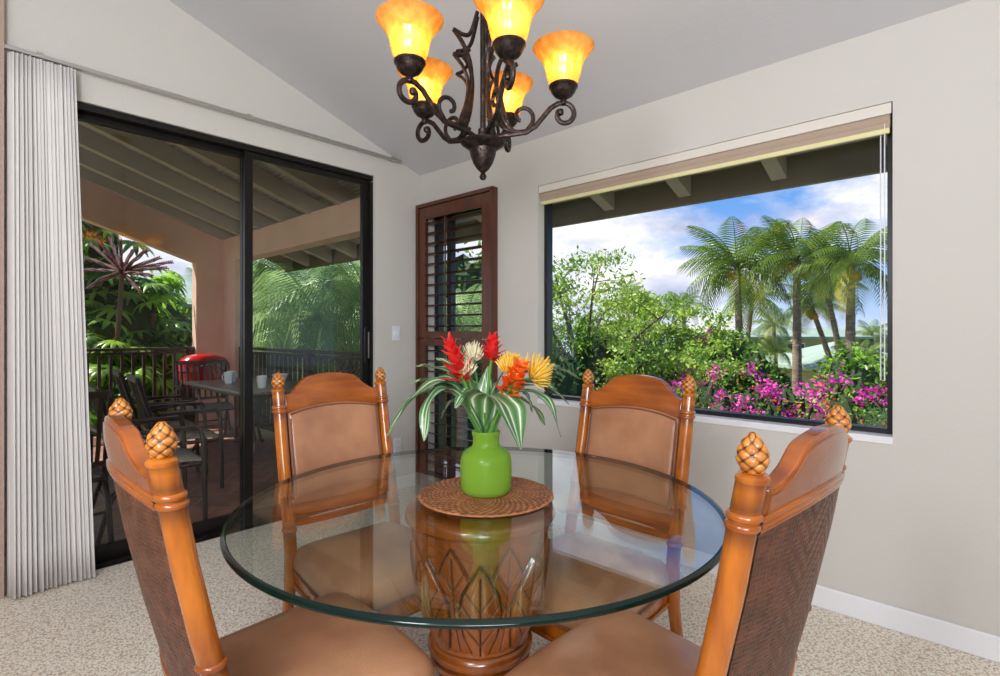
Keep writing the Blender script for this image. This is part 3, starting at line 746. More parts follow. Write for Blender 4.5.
LV = [
 (387, 436, 1.52, [(450, 385, 1.58), (415, 398, 1.54)], .030, 'long striped leaf arching furthest toward the curtain'),
 (424, 441, 1.50, [(452, 392, 1.55), (430, 402, 1.52)], .026, 'striped leaf hanging down before the dark shutter'),
 (410, 384, 1.66, [(455, 385, 1.64), (430, 380, 1.66)], .026, 'level striped leaf under the topmost leaf at the shutter side'),
 (416, 366, 1.70, [(455, 378, 1.66), (432, 368, 1.69)], .026, 'topmost striped leaf at the shutter side of the bouquet'),
 (404, 402, 1.60, [(455, 396, 1.60), (428, 392, 1.6)], .028, 'broad striped leaf curling out between the hanging leaf and the level one'),
 (521, 450, 1.44, [(486, 398, 1.53), (508, 408, 1.48)], .052, 'broadest striped leaf folding down over the front of the vase'),
 (561, 437, 1.50, [(515, 395, 1.56), (545, 400, 1.52)], .022, 'narrow bluish leaf drooping at the window side of the bouquet'),
 (569, 404, 1.55, [(510, 390, 1.58), (542, 385, 1.56)], .034, 'wide striped leaf above the drooping bluish leaf'),
 (581, 379, 1.64, [(512, 385, 1.62), (548, 367, 1.63)], .026, 'long striped leaf stretching toward the far chair under the window'),
 (488, 366, 1.66, [(486, 400, 1.64)], .024, 'upright green leaf behind the red ginger bud'),
 (447, 372, 1.62, [(470, 395, 1.62), (455, 380, 1.62)], .020, 'short leaf tucked under the open red ginger'),
 (548, 368, 1.72, [(515, 380, 1.68)], .022, 'short leaf behind the golden protea'),
 (455, 408, 1.52, [(472, 392, 1.56)], .026, 'short striped leaf falling over the vase shoulder near the shutter'),
 (532, 412, 1.60, [(508, 392, 1.60), (525, 395, 1.6)], .024, 'small leaf tucked behind the broadest leaf'),
 (436, 358, 1.72, [(466, 385, 1.68), (450, 366, 1.70)], .024, 'leaf rising behind the open red ginger'),
 (534, 385, 1.62, [(500, 398, 1.60), (518, 388, 1.62)], .032, 'broad green leaf beneath the golden protea'),
 (441, 418, 1.62, [(468, 402, 1.62), (452, 402, 1.62)], .026, 'striped leaf low over the shutter side of the vase neck'),
 (545, 425, 1.66, [(505, 400, 1.62), (530, 405, 1.64)], .024, 'striped leaf low over the window side of the vase neck'),
 (503, 372, 1.58, [(490, 405, 1.58)], .026, 'upright broad leaf between the red bud and the orange ginger'),
 (472, 380, 1.72, [(480, 400, 1.68)], .024, 'dark green leaf at the back of the bouquet'),
]
for L_ in LV: leaf(L_[0], L_[1], L_[2], L_[3], L_[4], L_[5])

# ================================================================ CHANDELIER
HX, HY = -1.545, -2.255; HZ = 1.755
t = thing('chandelier', 'black wrought iron chandelier with five glowing amber bell shades over the table', 'chandelier', (HX, HY, HZ))
b = MB(); b.lathe([(.003, .0), (.009, .003), (.012, .011), (.009, .019), (.006, .022), (.010, .027), (.020, .036), (.032, .055), (.041, .080), (.044, .098), (.060, .110), (.072, .118), (.074, .123), (.060, .128), (.03, .138), (.016, .146), (.016, .165)], 40)
b.build('hub', 'iron', t)
b = MB(); b.tube([(0,0,.12), (0,0,.62)], .0095, 14); b.lathe([(.012, .60), (.03, .615), (.036, .635), (.022, .655), (.010, .67)], 24); b.build('stem', 'iron', t)
b = MB(); ctop = float(zc(HX))-HZ
z = .67; k = 0
while z < ctop-.03:
    c = Vector((0, 0, z+.02)); pts = []
    for q in range(13):
        a = q/12*2*PI; p = Vector((.012*math.cos(a), 0, .021*math.sin(a)))
        if k % 2: p = Vector((0, p.x, p.z))
        pts.append(c+p)
    b.tube(pts, .003, 6, cap=False); z += .034; k += 1
b.build('chain', 'iron', t)
b = MB(); b.lathe([(.006, ctop-.05), (.02, ctop-.045), (.055, ctop-.03), (.066, ctop-.012), (.067, ctop+.022), (.003, ctop+.022)], 40); b.build('canopy', 'iron', t)
def spiral(cx_, cz_, r0, r1, a0, a1, n=22): return [(cx_+(r0+(r1-r0)*k/n)*math.cos(a0+(a1-a0)*k/n), cz_+(r0+(r1-r0)*k/n)*math.sin(a0+(a1-a0)*k/n)) for k in range(n+1)]
def arm_curves():
    # (r, z) profile relative to hub bottom; main S arm with scrolled end under the cup
    main = [(.03, .135), (.06, .146), (.10, .150), (.14, .156), (.17, .175), (.195, .205), (.22, .235), (.245, .250)]
    sc1 = spiral(.264, .214, .038, .020, math.radians(88), math.radians(-215))
    inner = [(.055, .185), (.07, .168), (.10, .157), (.14, .160)]
    sc2 = spiral(.128, .207, .040, .013, math.radians(-50), math.radians(250), 18)
    upr = [(.15, .158), (.115, .155), (.083, .175), (.055, .235), (.044, .31), (.052, .375), (.08, .425), (.112, .455)]
    upr2 = [(.112, .455), (.075, .450), (.048, .465), (.022, .54)]
    upr3 = [(.09, .17), (.066, .235), (.058, .30), (.075, .345), (.112, .378)]
    upr4 = [(.112, .378), (.08, .382), (.052, .41)]
    return [(main+sc1, .0075), (inner+sc2, .0062), (upr, .0065), (upr2, .006), (upr3, .0055), (upr4, .0055)]
def shade_prof():
    o = [(.036, 0), (.044, .005), (.051, .02), (.056, .04), (.060, .06), (.067, .08), (.079, .099), (.092, .114), (.100, .124)]
    i = [(r-.003, z+.001) for r, z in o[::-1]]; return o+i
for k in range(5):
    a = math.radians(-47.3 + 72*k + 0); dx, dy = math.cos(a), math.sin(a); AR = .262
    b = MB()
    for c2, r in arm_curves():
        p3 = [Vector((rr*dx, rr*dy, zz)) for rr, zz in c2]; b.tube(bez(p3, 4) if len(c2) < 12 else p3, r, 8, flat=1.15)
    b.lathe([(.002, -.012), (.010, -.008), (.012, 0), (.010, .008), (.002, .012)], 12, 0, (.252*dx, .252*dy, .222))
    arm = b.build('arm', 'iron', t)
    c = (AR*dx, AR*dy, 0)
    b = MB(); b.lathe([(.004, .243), (.010, .247), (.012, .256), (.009, .262), (.018, .268), (.030, .275), (.039, .287), (.043, .298), (.047, .302), (.047, .308), (.040, .312), (.03, .314), (.012, .314), (.010, .33), (.002, .33)], 32, 0, c); b.build('candle_cup', 'iron', arm)
    b = MB(); b.lathe(shade_prof(), 48, 0, (c[0], c[1], .308), close=False); b.build('lamp_shade', 'amber_glass', arm, angle=80)
    b = MB(); b.lathe([(.011, .325), (.014, .334), (.027, .350), (.033, .368), (.031, .388), (.018, .403), (.002, .407)], 24, 0, c); b.build('bulb', 'bulb_glow', arm)
# ================================================================ LANAI FURNITURE
def patio_chair():
    root = thing('patio_chair', '', 'chair')
    # facing +x, seat .42 high
    b = MB()
    for sy in (1, -1):
        y = .27*sy
        b.tube(bez([(.24, y, 0), (.235, y, .3), (.22, y, .6), (.15, y, .64), (-.05, y, .635), (-.22, y, .6)], 6), .016, 8)
        b.tube(bez([(-.34, y*.95, 0), (-.27, y*.95, .25), (-.2, y*.95, .42), (-.33, y*.95, .92)], 6), .016, 8)
        b.tube([(-.22, y*.95, .40), (.23, y*.97, .40)], .014, 8)
    b.tube([(.23, -.26, .39), (.23, .26, .39)], .013, 8); b.tube([(-.22, -.25, .39), (-.22, .25, .39)], .013, 8); b.tube([(-.27, -.25, .2), (-.27, .25, .2)], .010, 8)
    b.build('frame', 'chair_metal', root)
    b = MB(); n = 18; m_ = 3; P = np.zeros((n, m_, 3))
    for i in range(n):
        u_ = i/(n-1); P[i, :, 0] = -.21+.47*u_; P[i, :, 2] = .425+.012*math.sin(u_*PI)+(-.02*max(0, u_-.85)/.15); P[i, :, 1] = [-.25, 0, .25]
    b.grid(P); o = b.build('seat', 'sling_fabric', root); md = o.modifiers.new('s', 'SOLIDIFY'); md.thickness = .012
    b = MB(); b.box((-.345, -.26, .89), (-.318, .26, .93)); b.box((-.235, -.25, .47), (-.21, .25, .50))
    for k in range(8):
        y = -.21+.06*k; b.tube(bez([(-.222, y, .485), (-.262, y, .6), (-.285, y, .75), (-.332, y, .91)], 4), .012, 6)
    b.build('slatted_back', 'chair_metal', root)
    for sy in (1, -1):
        b = MB(); b.box((-.2, sy*.27-.022, .64), (.2, sy*.27+.022, .658)); bevel(b.build('armrest', 'chair_metal', root, smooth=False), .006)
    return root
pc = patio_chair()
FZ = -.015
PC = [((-1.36, 1.42), -6, 'dark metal patio chair at the near corner of the patio table, seat stripes in view'),
      ((-1.32, 2.12), -6, 'dark metal patio chair standing behind the near one beside the balcony railing'),
      ((-.60, 3.18), -100, 'dark patio chair at the far end of the patio table by the red grill'),
      ((-1.74, .66), -4, 'dark patio chair just outside the glass door, behind the dining chair near the curtain'),
      ((-2.31, .66), 92, 'dark slatted patio chair seen from behind, half hidden by the curtain')]
for i, ((x, y), r, lab) in enumerate(PC):
    o = pc if i == 0 else copy_tree(pc); o.location = (x, y, FZ); o.rotation_euler = (0, 0, math.radians(r)); o['label'] = lab; o['group'] = 'patio chairs on the lanai'
t = thing('patio_table', 'rectangular stone topped patio table with dark metal legs on the lanai', 'table', (-.53, 1.97, FZ))
bevel(MB().box((-.42, -.8, .725), (.42, .8, .75)).build('tabletop', 'table_stone', t, smooth=False), .008)
b = MB(); b.box((-.36, -.74, .69), (.36, .74, .724)); b.build('table_frame', 'chair_metal', t, smooth=False)
for sx in (-1, 1):
    for sy in (-1, 1):
        b = MB(); b.tube(bez([(sx*.33, sy*.70, .70), (sx*.29, sy*.64, .45), (sx*.27, sy*.62, .25), (sx*.36, sy*.72, .03), (sx*.39, sy*.75, .015)], 8), .016, 8); b.build('leg', 'chair_metal', t)
TZ = .750+FZ
def cup(x, y, rz, lab):
    t = thing('coffee_cup', lab, 'cup', (x, y, TZ), rz, 'white cups on the patio table')
    b = MB(); b.lathe([(.002, .001), (.033, .001), (.037, .012), (.042, .08), (.046, .115), (.043, .115), (.039, .08), (.034, .014), (.002, .010)], 28, close=False); b.build('body', 'ceramic_white', t)
    b = MB(); b.tube(bez([(.040, 0, .09), (.068, 0, .09), (.072, 0, .055), (.039, 0, .03)], 6), .005, 8); b.build('handle', 'ceramic_white', t)
cup(-.70, 2.22, math.radians(200), 'white cup at the front of the pair on the patio table, handle showing')
cup(-.62, 2.36, math.radians(30), 'white cup standing just behind the front cup on the patio table')
cup(-.66, 1.52, math.radians(100), 'white cup alone behind the dark door stile on the patio table')
t = thing('serving_bowl', 'white bowl on the patio table behind the finial of the far dining chair', 'bowl', (-.22, 2.1, TZ))
b = MB(); b.lathe([(.002, .001), (.05, .001), (.065, .03), (.085, .075), (.081, .075), (.06, .03), (.002, .008)], 32, close=False); b.build('body', 'ceramic_white', t)
b = MB(); b.lathe([(.045, .0005), (.052, .0005), (.052, .004), (.045, .004)], 32); b.build('foot', 'ceramic_white', t)
t = thing('kettle_grill', 'red domed barbecue grill at the far corner of the lanai', 'grill', (-.42, 3.82, FZ))
def sup(n=28, m=14, top=True):
    P = np.zeros((n, m, 3))
    for i in range(n):
        a = i/n*2*PI
        for j in range(m):
            e_ = (PI/2)*j/(m-1); c_ = max(0., math.cos(e_))**.7; P[i, j] = (.30*c_*math.copysign(abs(math.cos(a))**.7, math.cos(a)), .21*c_*math.copysign(abs(math.sin(a))**.7, math.sin(a)), (.21 if top else -.2)*math.sin(e_)**.8)
    return P
b = MB(); P = sup(); P[..., 2] += .79; b.grid(P, wrap=True); b.build('lid', 'grill_red', t)
b = MB(); P = sup(top=False); P[..., 2] += .775; b.grid(P, wrap=True); b.build('body', 'grill_red', t)
b = MB(); b.tube(bez([(-.10, -.225, .86), (-.08, -.26, .87), (.08, -.26, .87), (.10, -.225, .86)], 5), .01, 8); b.build('handle', 'steel', t)
for sx in (-1, 1):
    for sy in (-1, 1): b = MB(); b.tube([(sx*.2, sy*.12, .64), (sx*.26, sy*.16, 0)], .014, 8); b.build('leg', 'black_frame', t)
def railing(p0, p1, lab, name='balcony_railing'):
    p0, p1 = Vector(p0), Vector(p1); L = (p1-p0).length; rz = math.atan2((p1-p0).y, (p1-p0).x)
    t = thing(name, lab, 'railing', tuple(p0), rz)
    bevel(MB().box((0, -.045, 1.04), (L, .045, 1.075)).build('top_rail', 'dark_rail', t, smooth=False), .004)
    MB().box((0, -.02, .99), (L, .02, 1.02)).build('upper_rail', 'dark_rail', t, smooth=False)
    MB().box((0, -.02, .09), (L, .02, .125)).build('bottom_rail', 'dark_rail', t, smooth=False)
    me = MB().box((-.016, -.016, .125), (.016, .016, .99)).build('baluster', 'dark_rail', mesh_only=True, smooth=False)
    n = int(L/.115)
    for k in range(1, n): o = link('baluster', me, t); o.location = (L*k/n, 0, 0)
    me = MB().box((-.04, -.04, 0), (.04, .04, 1.04)).build('post', 'dark_rail', mesh_only=True, smooth=False)
    for x in (.042, L/2, L-.042): o = link('post', me, t); o.location = (x, 0, 0)
railing((-4.6, LY+.08, FZ), (-.345, LY+.08, FZ), 'dark wooden balcony railing in front of the octopus tree')
railing((.09, .17, FZ), (.09, 3.92, FZ), 'dark wooden balcony railing in front of the soft palm')

# ================================================================ PLANTS
def leaf_field(C_, size, flat=.5, aspect=.45, jitter=.3, up=None):
    """one pointed blade per centre: array of (n,6) -> verts/faces"""
    n = len(C_); ax = rng.normal(size=(n, 3)); 
    if up is not None: ax[:, 2] *= flat
    ax /= np.linalg.norm(ax, axis=1)[:, None]
    h = rng.normal(size=(n, 3)); h[:, 2] += 1.2; sd = np.cross(ax, h); sd /= np.linalg.norm(sd, axis=1)[:, None]+1e-6
    s_ = size*(1+jitter*rng.uniform(-1, 1, n))[:, None]
    a = C_-ax*s_*.5; c = C_+ax*s_*.5; b1 = C_+sd*s_*aspect*.5; b2 = C_-sd*s_*aspect*.5
    V = np.stack([a, b1, c, b2], 1).reshape(-1, 3); F_ = [(4*i, 4*i+1, 4*i+2, 4*i+3) for i in range(n)]
    return V, F_
def blob_pts(lumps, n, shell=.35):
    """points near the surface of lumps (cx,cy,cz,rx,ry,rz)"""
    w_ = np.array([l[3]*l[5]+l[3]*l[4] for l in lumps]); w_ = w_/w_.sum(); out = []
    for l, wi in zip(lumps, w_):
        m = max(3, int(n*wi)); d = rng.normal(size=(m, 3)); d /= np.linalg.norm(d, axis=1)[:, None]
        r = 1-shell*rng.random(m)**1.5+.08*rng.normal(size=m); out.append(np.array(l[:3])+d*r[:, None]*np.array(l[3:]))
    return np.concatenate(out)
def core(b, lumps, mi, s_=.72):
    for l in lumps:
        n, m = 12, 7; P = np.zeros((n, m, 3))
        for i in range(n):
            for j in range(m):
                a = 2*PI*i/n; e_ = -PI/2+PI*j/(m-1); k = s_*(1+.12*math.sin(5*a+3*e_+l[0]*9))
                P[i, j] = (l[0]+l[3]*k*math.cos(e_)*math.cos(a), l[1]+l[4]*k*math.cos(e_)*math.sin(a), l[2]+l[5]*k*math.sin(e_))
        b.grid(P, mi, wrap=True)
def lumps_for(c, R_, H_, n, seed):
    r_ = random.Random(seed); L = []
    for k in range(n):
        a = r_.uniform(0, 2*PI); q = math.sqrt(r_.random())*.7; zz = r_.uniform(-.45, .55)
        L.append((c[0]+R_*q*math.cos(a), c[1]+R_*q*math.sin(a), c[2]+H_*zz, R_*r_.uniform(.3, .5), R_*r_.uniform(.3, .5), H_*r_.uniform(.25, .42)))
    return L
def shrub(name, label, cat, base, R_, H_, leafm, n=2600, size=.13, nl=9, seed=1, group=None, flowers=None, corem=True, trunk=True, lump_c=None):
    """base: ground point; crown of lumps with leaves; flowers=(material, count, size)"""
    t = thing(name, label, cat, base, 0, group)
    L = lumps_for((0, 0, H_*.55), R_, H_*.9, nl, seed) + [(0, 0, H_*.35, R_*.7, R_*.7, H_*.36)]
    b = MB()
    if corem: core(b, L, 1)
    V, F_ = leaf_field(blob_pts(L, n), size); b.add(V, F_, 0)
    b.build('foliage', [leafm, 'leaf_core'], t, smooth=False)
    if flowers:
        for fm, cnt, fs in flowers:
            pts = blob_pts(L, 110, .02)*1.03; pts = pts[rng.integers(0, len(pts), cnt)]+rng.normal(scale=R_*.075, size=(cnt, 3)); 
            b = MB(); V, F_ = leaf_field(pts, fs, aspect=.8); b.add(V, F_, 0); b.build('blossoms', fm, t, smooth=False)
    if trunk:
        b = MB(); b.tube([(0, 0, -.1), (.05*R_, 0, H_*.3), (-.05*R_, .05, H_*.5)], [.06*R_+.03, .05*R_+.02, .03], 8); b.build('trunk', 'branch_bark', t)
    return t
def gp(px, d, z=-3.0):
    p = at(px, 332, d); return (p.x, p.y, z)
# feathery tree
def feather_tree(label, px, d, topz, R_, seed, leafm='leaf_lime', n=9000, size=.14, group='green trees beyond the picture window', nb=16):
    base = gp(px, d); H_ = topz+3.0; t = thing('feathery_tree', label, 'tree', base, 0, group); r_ = random.Random(seed)
    br = MB(); ends = []
    br.tube([(0,0,-.1), (.1,.1,H_*.25), (0,.2,H_*.42)], [.16, .12, .09], 8)
    for k in range(nb):
        a = r_.uniform(0, 2*PI); q = R_*r_.uniform(.35, .95); z1 = H_*r_.uniform(.5, .95)*(1-.18*(q/R_)**2)
        s0 = Vector((0, .15, H_*r_.uniform(.2, .42))); e_ = Vector((q*math.cos(a), q*math.sin(a), z1)); m_ = (s0+e_)/2+Vector((0, 0, .12*H_*r_.uniform(-.3, 1)))
        pl = bez([s0, m_, e_], 6); br.tube(pl, list(np.linspace(.07, .012, len(pl))), 6); ends.append((m_, e_))
        for j in range(4):
            p = pl[r_.randrange(4, len(pl))]; e2 = p+Vector((r_.uniform(-1,1), r_.uniform(-1,1), r_.uniform(-.1, .7)))*R_*.28; br.tube([p, (p+e2)/2+Vector((0,0,.05)), e2], [.018, .012, .006], 5); ends.append((p, e2))
    br.build('branches', 'branch_bark', t)
    L = [(e.x, e.y, e.z, R_*r_.uniform(.13, .22), R_*r_.uniform(.13, .22), R_*r_.uniform(.07, .13)) for _, e in ends]
    b = MB(); V, F_ = leaf_field(blob_pts(L, n, .9), size); b.add(V, F_); b.build('foliage', leafm, t, smooth=False)
# palms
def frond_mesh(L, wid, drop, nleaf, name='frond', m='palm_leaf', thick=.03, soft=1.):
    b = MB(); spine = [Vector((L*math.sin(s_*1.0)*(1-.08*s_) if False else L*(s_-.18*s_*s_*drop), 0, L*(.42*s_-.62*drop*s_*s_))) for s_ in np.linspace(0, 1, 14)]
    b.tube(spine, list(np.linspace(thick, .006, 14)), 5)
    V = []; F_ = []
    for k in range(nleaf):
        s_ = .12+.88*k/(nleaf-1); f_ = s_*13; i = min(12, int(f_)); p = spine[i].lerp(spine[i+1], f_-i); T = (spine[i+1]-spine[i]).normalized()
        ll = wid*math.sin(PI*(.12+.84*s_))**.7
        for sy in (1, -1):
            dr = (T*.55+Vector((0, sy, 0))*.8+Vector((0, 0, -.35*soft))).normalized(); e_ = p+dr*ll+Vector((0, 0, -.42*ll*soft)); m_ = p+dr*ll*.5+Vector((0, 0, -.04*ll))
            wv = T*(L/nleaf*.24); n0 = len(V); V += [tuple(p-wv*.6), tuple(p+wv*.6), tuple(m_+wv), tuple(m_-wv), tuple(e_)]; F_ += [(n0, n0+1, n0+2, n0+3), (n0+3, n0+2, n0+4)]
    b.add(V, F_); return b.build(name, m, mesh_only=True, smooth=False)
FR = [frond_mesh(3.0, .9, .8, 20), frond_mesh(3.0, .95, 1.2, 20), frond_mesh(2.8, .95, 1.55, 20)]
FRY = [frond_mesh(2.7, .75, 1.4, 32, m='palm_yellow')]
SF = [frond_mesh(2.0, .6, .8, 26, m='palm_soft', soft=1.3, thick=.02), frond_mesh(2.0, .6, 1.3, 26, m='palm_soft', soft=1.5, thick=.02)]
def palm(label, px, py, d, scale=1., nf=24, seed=0, lean=0., name='coconut_palm', frs=None, group='coconut palms beyond the picture window', tr=.16, yel=2, nuts=True, base_px=None):
    crown = at(px, py, d); bp = gp(base_px if base_px else px+lean, d); t = thing(name, label, 'palm tree', bp, 0, group); r_ = random.Random(seed)
    c = crown-Vector(bp); b = MB()
    pl = bez([(0,0,-.1), (c.x*.2, c.y*.2, c.z*.45), (c.x, c.y, c.z)], 14); rs = [tr*(1.25-.5*i/len(pl))*(1+.06*(i%2)) for i in range(len(pl))]
    b.tube(pl, rs, 12); b.build('trunk', 'trunk_bark', t)
    frs = frs or FR
    for k in range(nf):
        v = k/nf; az = k*2.399+r_.uniform(-.2, .2); el = math.radians(66-96*v+r_.uniform(-8, 8))
        me = frs[min(len(frs)-1, int(v*len(frs)*1.01))]
        if yel and k >= nf-yel: me = FRY[0]
        o = link('frond', me, t); o.location = c; o.rotation_euler = (r_.uniform(-.35, .35), -el*.85, az); s_ = scale*r_.uniform(.85, 1.08); o.scale = (s_, s_, s_)
    if nuts:
        b = MB()
        for k in range(9):
            a = k*2.399; b.lathe([(.01, -.13), (.09, -.08), (.12, 0), (.09, .08), (.01, .13)], 10, 0, (c.x+.26*math.cos(a)*scale, c.y+.26*math.sin(a)*scale, c.z-.2-.12*(k%3)))
        b.build('coconuts', 'coconut', t)
palm('tall coconut palm with the fullest crown, nearest the feathery tree', 737, 270, 22, 1., 30, 3, base_px=741)
palm('tall coconut palm in the middle of the three big ones', 797, 262, 20, .86, 28, 5, base_px=797)
palm('tall coconut palm closest to the edge of the window', 851, 266, 18.5, .82, 26, 8, base_px=850)
palm('slender palm with leaning trunk between the middle palm and the outermost one', 826, 287, 24, .72, 22, 9, tr=.13, base_px=845)
palm('shorter palm whose trunk slants before the porch roof', 812, 308, 25, .62, 20, 12, tr=.13, base_px=838)
palm('second trunk palm close behind the fullest palm', 752, 300, 27, .8, 20, 13, tr=.13, base_px=744, nuts=False)
palm('small distant palm rising over the feathery tree', 684, 306, 44, .72, 20, 15, nuts=False, yel=0)
palm('distant palm between the fullest palm and the middle one', 774, 326, 40, .75, 18, 16, nuts=False, yel=1)
palm('low young palm in front of the pavilion roof', 776, 352, 26, .42, 18, 17, nuts=False, yel=0, tr=.1)
palm('low bright palm near the window edge above the hedge', 862, 358, 22, .42, 20, 18, nuts=False, yel=3, tr=.1)
palm('distant palm near the window edge behind the slender palm', 872, 334, 42, .6, 16, 21, nuts=False, yel=1)
palm('distant palm peeking over the treetops beside the window frame', 628, 292, 40, .5, 16, 22, nuts=False, yel=0)
# soft palms seen through the sliding door
G2 = 'soft palms beside the lanai'
palm('soft feathery palm filling the view through the right glass door', 318, 318, 9.0, .95, 34, 31, name='soft_palm', frs=SF, group=G2, tr=.12, yel=0, nuts=False)
palm('soft feathery palm next to the pink corner column', 268, 300, 10.5, .9, 32, 33, name='soft_palm', frs=SF, group=G2, tr=.12, yel=0, nuts=False)
palm('soft feathery palm next to the latch side of the sliding door', 366, 300, 9.0, .9, 32, 34, name='soft_palm', frs=SF, group=G2, tr=.12, yel=0, nuts=False)
palm('low soft palm behind the balcony railing', 300, 365, 8.6, .6, 28, 35, name='soft_palm', frs=SF, group=G2, tr=.1, yel=0, nuts=False)
shrub('leafy_shrub', 'green shrub below the soft palms behind the balcony railing', 'shrub', gp(285, 11.5), 2.4, 3.9, 'leaf_green', 5000, .16, 10, 41)
shrub('leafy_shrub', 'green shrub behind the railing at the latch side of the door', 'shrub', gp(345, 10.5), 2.2, 3.8, 'leaf_green', 4500, .16, 10, 42)
shrub('leafy_shrub', 'lush green tree behind the louvers of the corner shutter', 'tree', gp(455, 11.5), 2.4, 4.9, 'leaf_green', 6000, .16, 12, 43)
palm('soft feathery palm seen through the corner shutter', 462, 335, 8.5, .8, 28, 44, name='soft_palm', frs=SF, group=G2, tr=.1, yel=0, nuts=False)
# trees beyond picture window
feather_tree('large feathery lime green tree nearest the window frame', 585, 15.5, 4.6, 3.2, 51, n=12000, size=.13, nb=22)
feather_tree('spreading feathery tree between the largest tree and the palms', 648, 19, 3.3, 3.0, 52, n=12000, size=.16)
feather_tree('low feathery tree in front of the small distant palm', 690, 20, 2.0, 2.6, 53, n=10000, size=.16)
feather_tree('yellow green feathery tree low behind the chair under the window', 655, 14, 1.45, 2.4, 54, n=9000, size=.13)
GS = 'green shrubs beyond the picture window'
SH = [('dark green shrub low beside the window frame', 560, 13, 1.9, 3.2, 'leaf_dark', 55), ('dark shrub under the largest feathery tree', 600, 15, 2.2, 3.5, 'leaf_dark', 56),
      ('dark shrub behind the crest of the far chair', 640, 15.5, 2.0, 3.2, 'leaf_dark', 57), ('dark rounded shrub under the yellow green tree', 680, 15, 1.8, 3.1, 'leaf_dark', 58),
      ('bright green shrub below the fullest palm', 728, 15.5, 1.5, 3.0, 'leaf_glossy', 59), ('mid green shrub behind the bright one', 705, 19, 2.0, 3.7, 'leaf_green', 60),
      ('tall pandanus like shrub at the foot of the fullest palm', 748, 20, 1.2, 3.3, 'leaf_green', 61), ('bright green shrub in front of the porch wall', 853, 15.5, 1.0, 2.45, 'leaf_glossy', 62),
      ('glossy green shrub by the window edge behind the blossoms', 868, 14.5, 1.4, 2.85, 'leaf_glossy', 63), ('green shrub beside the pavilion', 768, 22, 1.0, 2.3, 'leaf_green', 64),
      ('far green shrub behind the window edge palms', 888, 24, 2.0, 2.9, 'leaf_green', 65)]
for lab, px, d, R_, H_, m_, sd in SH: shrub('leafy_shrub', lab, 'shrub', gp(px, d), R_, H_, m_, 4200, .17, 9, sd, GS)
# bougainvillea hedge, one bush after another
BW = [('bougainvillea bush behind the post of the far chair', 705, 11.5, 1.25, 2.4), ('second bougainvillea bush of the hedge, below the bright shrub', 745, 10.8, 1.2, 2.45),
      ('bougainvillea bush at the hedge middle in front of the middle palm trunk', 790, 10.2, 1.2, 2.5), ('yellow leaved bougainvillea bush in front of the porch', 832, 9.8, 1.15, 2.62),
      ('bougainvillea bush ending the hedge at the window edge', 880, 9.4, 1.2, 2.6), ('low bougainvillea bush nearest the window glass', 800, 7.8, 1.1, 1.98), ('low orange tinged bougainvillea bush in the window corner', 868, 7.6, 1.0, 2.02),
      ('low bougainvillea bush deep under the hedge start', 742, 8.4, 1.1, 1.85)]
for k, (lab, px, d, R_, H_) in enumerate(BW):
    shrub('bougainvillea_bush', lab, 'flowering bush', gp(px, d), R_, H_, 'leaf_lime' if k in (3, 6) else 'leaf_green', 4200, .085, 12, 70+k, 'bougainvillea hedge', [('bract_magenta', 5200 if k not in (3, 6) else 3600, .075), ('bract_orange', 400 if k not in (3, 6) else 1000, .065)])
shrub('bougainvillea_bush', 'small pink bougainvillea climbing behind the bright shrub', 'flowering bush', gp(712, 17.5), .9, 3.15, 'leaf_green', 1600, .12, 6, 90, None, [('bract_magenta', 500, .12)])
# octopus trees beyond the lanai
def umbrella_leaf():
    b = MB()
    for k in range(11):
        a = 2*PI*k/11; V = []; F_ = []; nx = 3; nz = 5
        for j in range(nz):
            s_ = j/(nz-1); r = .03+.24*s_; z = .02*math.sin(s_*2)-.13*s_*s_; wv = .036*math.sin(PI*(.15+.8*s_))
            for i in range(nx):
                c_ = i-1; V.append((r*math.cos(a)-wv*c_*math.sin(a), r*math.sin(a)+wv*c_*math.cos(a), z-.012*abs(c_)))
        b.add(V, [(j*nx+i, j*nx+i+1, (j+1)*nx+i+1, (j+1)*nx+i) for j in range(nz-1) for i in range(nx-1)])
    return np.concatenate(b.v), b.f
UV_, UF = umbrella_leaf()
def octopus_tree(label, px, d, topz, R_, seed, n=150, spikes=None, tiers=1.0):
    base = gp(px, d); H_ = topz+3; t = thing('octopus_tree', label, 'tree', base, 0, 'octopus trees behind the lanai railing'); r_ = random.Random(seed)
    b = MB(); br = MB()
    for k in range(5): a = k*1.25; br.tube(bez([(0,0,-.1), (R_*.2*math.cos(a), R_*.2*math.sin(a), H_*.4), (R_*.6*math.cos(a), R_*.6*math.sin(a), H_*.85)], 6), .045, 7)
    br.build('trunk', 'branch_bark', t)
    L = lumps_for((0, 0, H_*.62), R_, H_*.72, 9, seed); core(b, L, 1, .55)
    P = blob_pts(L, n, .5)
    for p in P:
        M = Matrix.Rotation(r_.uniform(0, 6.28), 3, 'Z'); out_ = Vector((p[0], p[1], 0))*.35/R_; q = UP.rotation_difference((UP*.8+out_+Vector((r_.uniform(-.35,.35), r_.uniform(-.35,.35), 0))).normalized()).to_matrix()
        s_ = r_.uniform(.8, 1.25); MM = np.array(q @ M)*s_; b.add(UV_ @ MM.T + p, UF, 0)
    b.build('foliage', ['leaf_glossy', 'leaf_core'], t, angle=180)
    return t
octopus_tree('octopus tree with purple flower spikes behind the lanai railing', 118, 8.6, 2.35, 1.6, 101, 420)
octopus_tree('octopus tree close to the pink column behind the grill', 176, 8.8, 2.15, 1.3, 102, 360)
octopus_tree('octopus tree hidden partly by the curtain', 55, 8.6, 2.3, 1.5, 103, 240)
octopus_tree('low octopus tree right behind the railing balusters', 140, 7.6, .55, 1.3, 104, 220)
octopus_tree('low octopus tree behind the slatted patio chair', 85, 7.4, .45, 1.2, 105, 200)
octopus_tree('low octopus tree behind the grill corner', 182, 9.0, .9, 1.2, 106, 200)
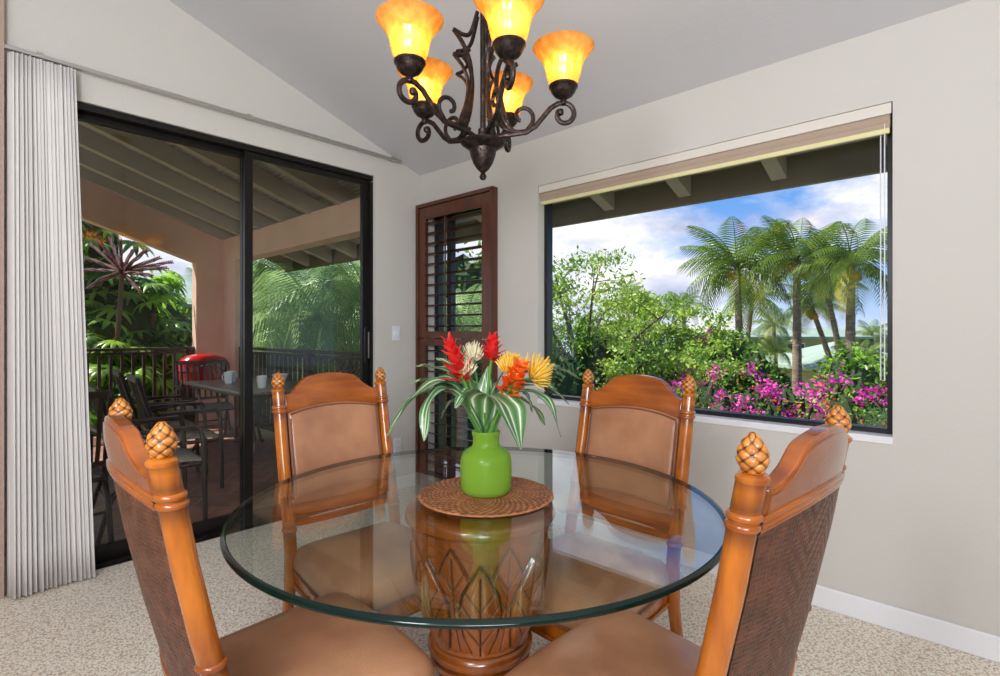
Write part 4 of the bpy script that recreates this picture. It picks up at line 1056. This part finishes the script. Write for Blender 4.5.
sp0 = at(122, 272, 7.05); t = thing('octopus_flower', 'radiating cluster of purple brown flower spikes on the octopus tree', 'flower', tuple(sp0))
b = MB()
for k, (px, py, dd) in enumerate([(86, 258, 0), (84, 270, .2), (88, 288, .1), (98, 240, 0), (104, 252, -.3), (120, 240, 0), (133, 250, .2), (147, 250, -.2), (160, 258, 0), (167, 268, .1), (152, 276, -.3), (140, 292, -.2), (96, 282, -.3), (172, 262, .4), (110, 238, .3), (90, 244, .3)]):
    e_ = at(px, py, 7.05+dd)-sp0; L = e_.length; n = 11; b.tube([(0,0,0), e_*.5+Vector((0,0,.02)), e_], [.012, .010, .007], 6)
    for j in range(int(L/.022)):
        f_ = .12+.88*j/max(1, int(L/.022)-1); c = e_*f_+Vector((0,0,.04*f_*(1-f_)))
        for q in range(3): a = j*1.9+q*2.1; b.lathe([(.002, -.012), (.013, 0), (.002, .012)], 5, 0, (c.x+.017*math.cos(a), c.y+.01*math.sin(a), c.z+.017*math.sin(a)))
b.build('spikes', 'spike_purple', t)
b = MB(); b.tube([(0,0,0), (0,.1,-.4), (0,.3,-1.0)], .03, 8); b.build('stalk', 'branch_bark', t)

# ================================================================ HOUSES
def hip_roof(b, x0, x1, y0, y1, z0, z1, mi=0):
    ins = (x1-x0)/2; V = [(x0,y0,z0),(x1,y0,z0),(x1,y1,z0),(x0,y1,z0),((x0+x1)/2,y0+ins,z1),((x0+x1)/2,y1-ins,z1)]
    b.add(V, [(0,3,2,1),(0,1,4),(1,2,5,4),(2,3,5),(3,0,4,5)], mi); b.box((x0,y0,z0-.18),(x1,y1,z0),mi)
def house(label, px, d, rz, w_, dp, zeave, zridge, wins, name='house', door_=True):
    p = gp(px, d); t = thing(name, label, 'building', p, rz, None)
    H_ = zeave+3.0; b = MB(); b.box((-dp/2, -w_/2, 0), (dp/2, w_/2, H_)); b.build('walls', 'house_wall', t, smooth=False)
    b = MB(); hip_roof(b, -dp/2-.9, dp/2+.9, -w_/2-1.1, w_/2+1.1, H_+.05, zridge+3.0); b.build('roof', 'metal_roof', t, smooth=False)
    for y in wins:
        b = MB(); b.box((-dp/2-.05, y-.8, H_-1.5), (-dp/2+.02, y+.8, H_-.45)); wq = b.build('window', 'white_trim', t, smooth=False)
        b = MB(); b.box((-dp/2-.07, y-.72, H_-1.42), (-dp/2-.03, y-.04, H_-.53)); b.box((-dp/2-.07, y+.04, H_-1.42), (-dp/2-.03, y+.72, H_-.53)); o = b.build('pane', 'house_dark', wq, smooth=False)
    if door_:
        b = MB(); b.box((-dp/2-.06, -1.7, 0), (-dp/2+.02, -.1, 2.1)); b.build('door', 'house_door', t, smooth=False)
VA = YAW
house('long two storey house with pale green metal roof behind the palms', 812, 46, VA+.12, 19, 8, 1.05-.2, 2.2-.6, (-6, -2.5, 1.0, 4.5), 'house', False)
house('small pavilion with pale green hipped roof and brown door', 836, 30, VA+.1, 4.8, 5, -.95+.35, .72, (1.6,), 'pavilion', True)
house('neighbouring house with green roof beyond the lanai column', 178, 24, VA+.6, 9, 7, 2.3, 3.9, (0,), 'house', False)
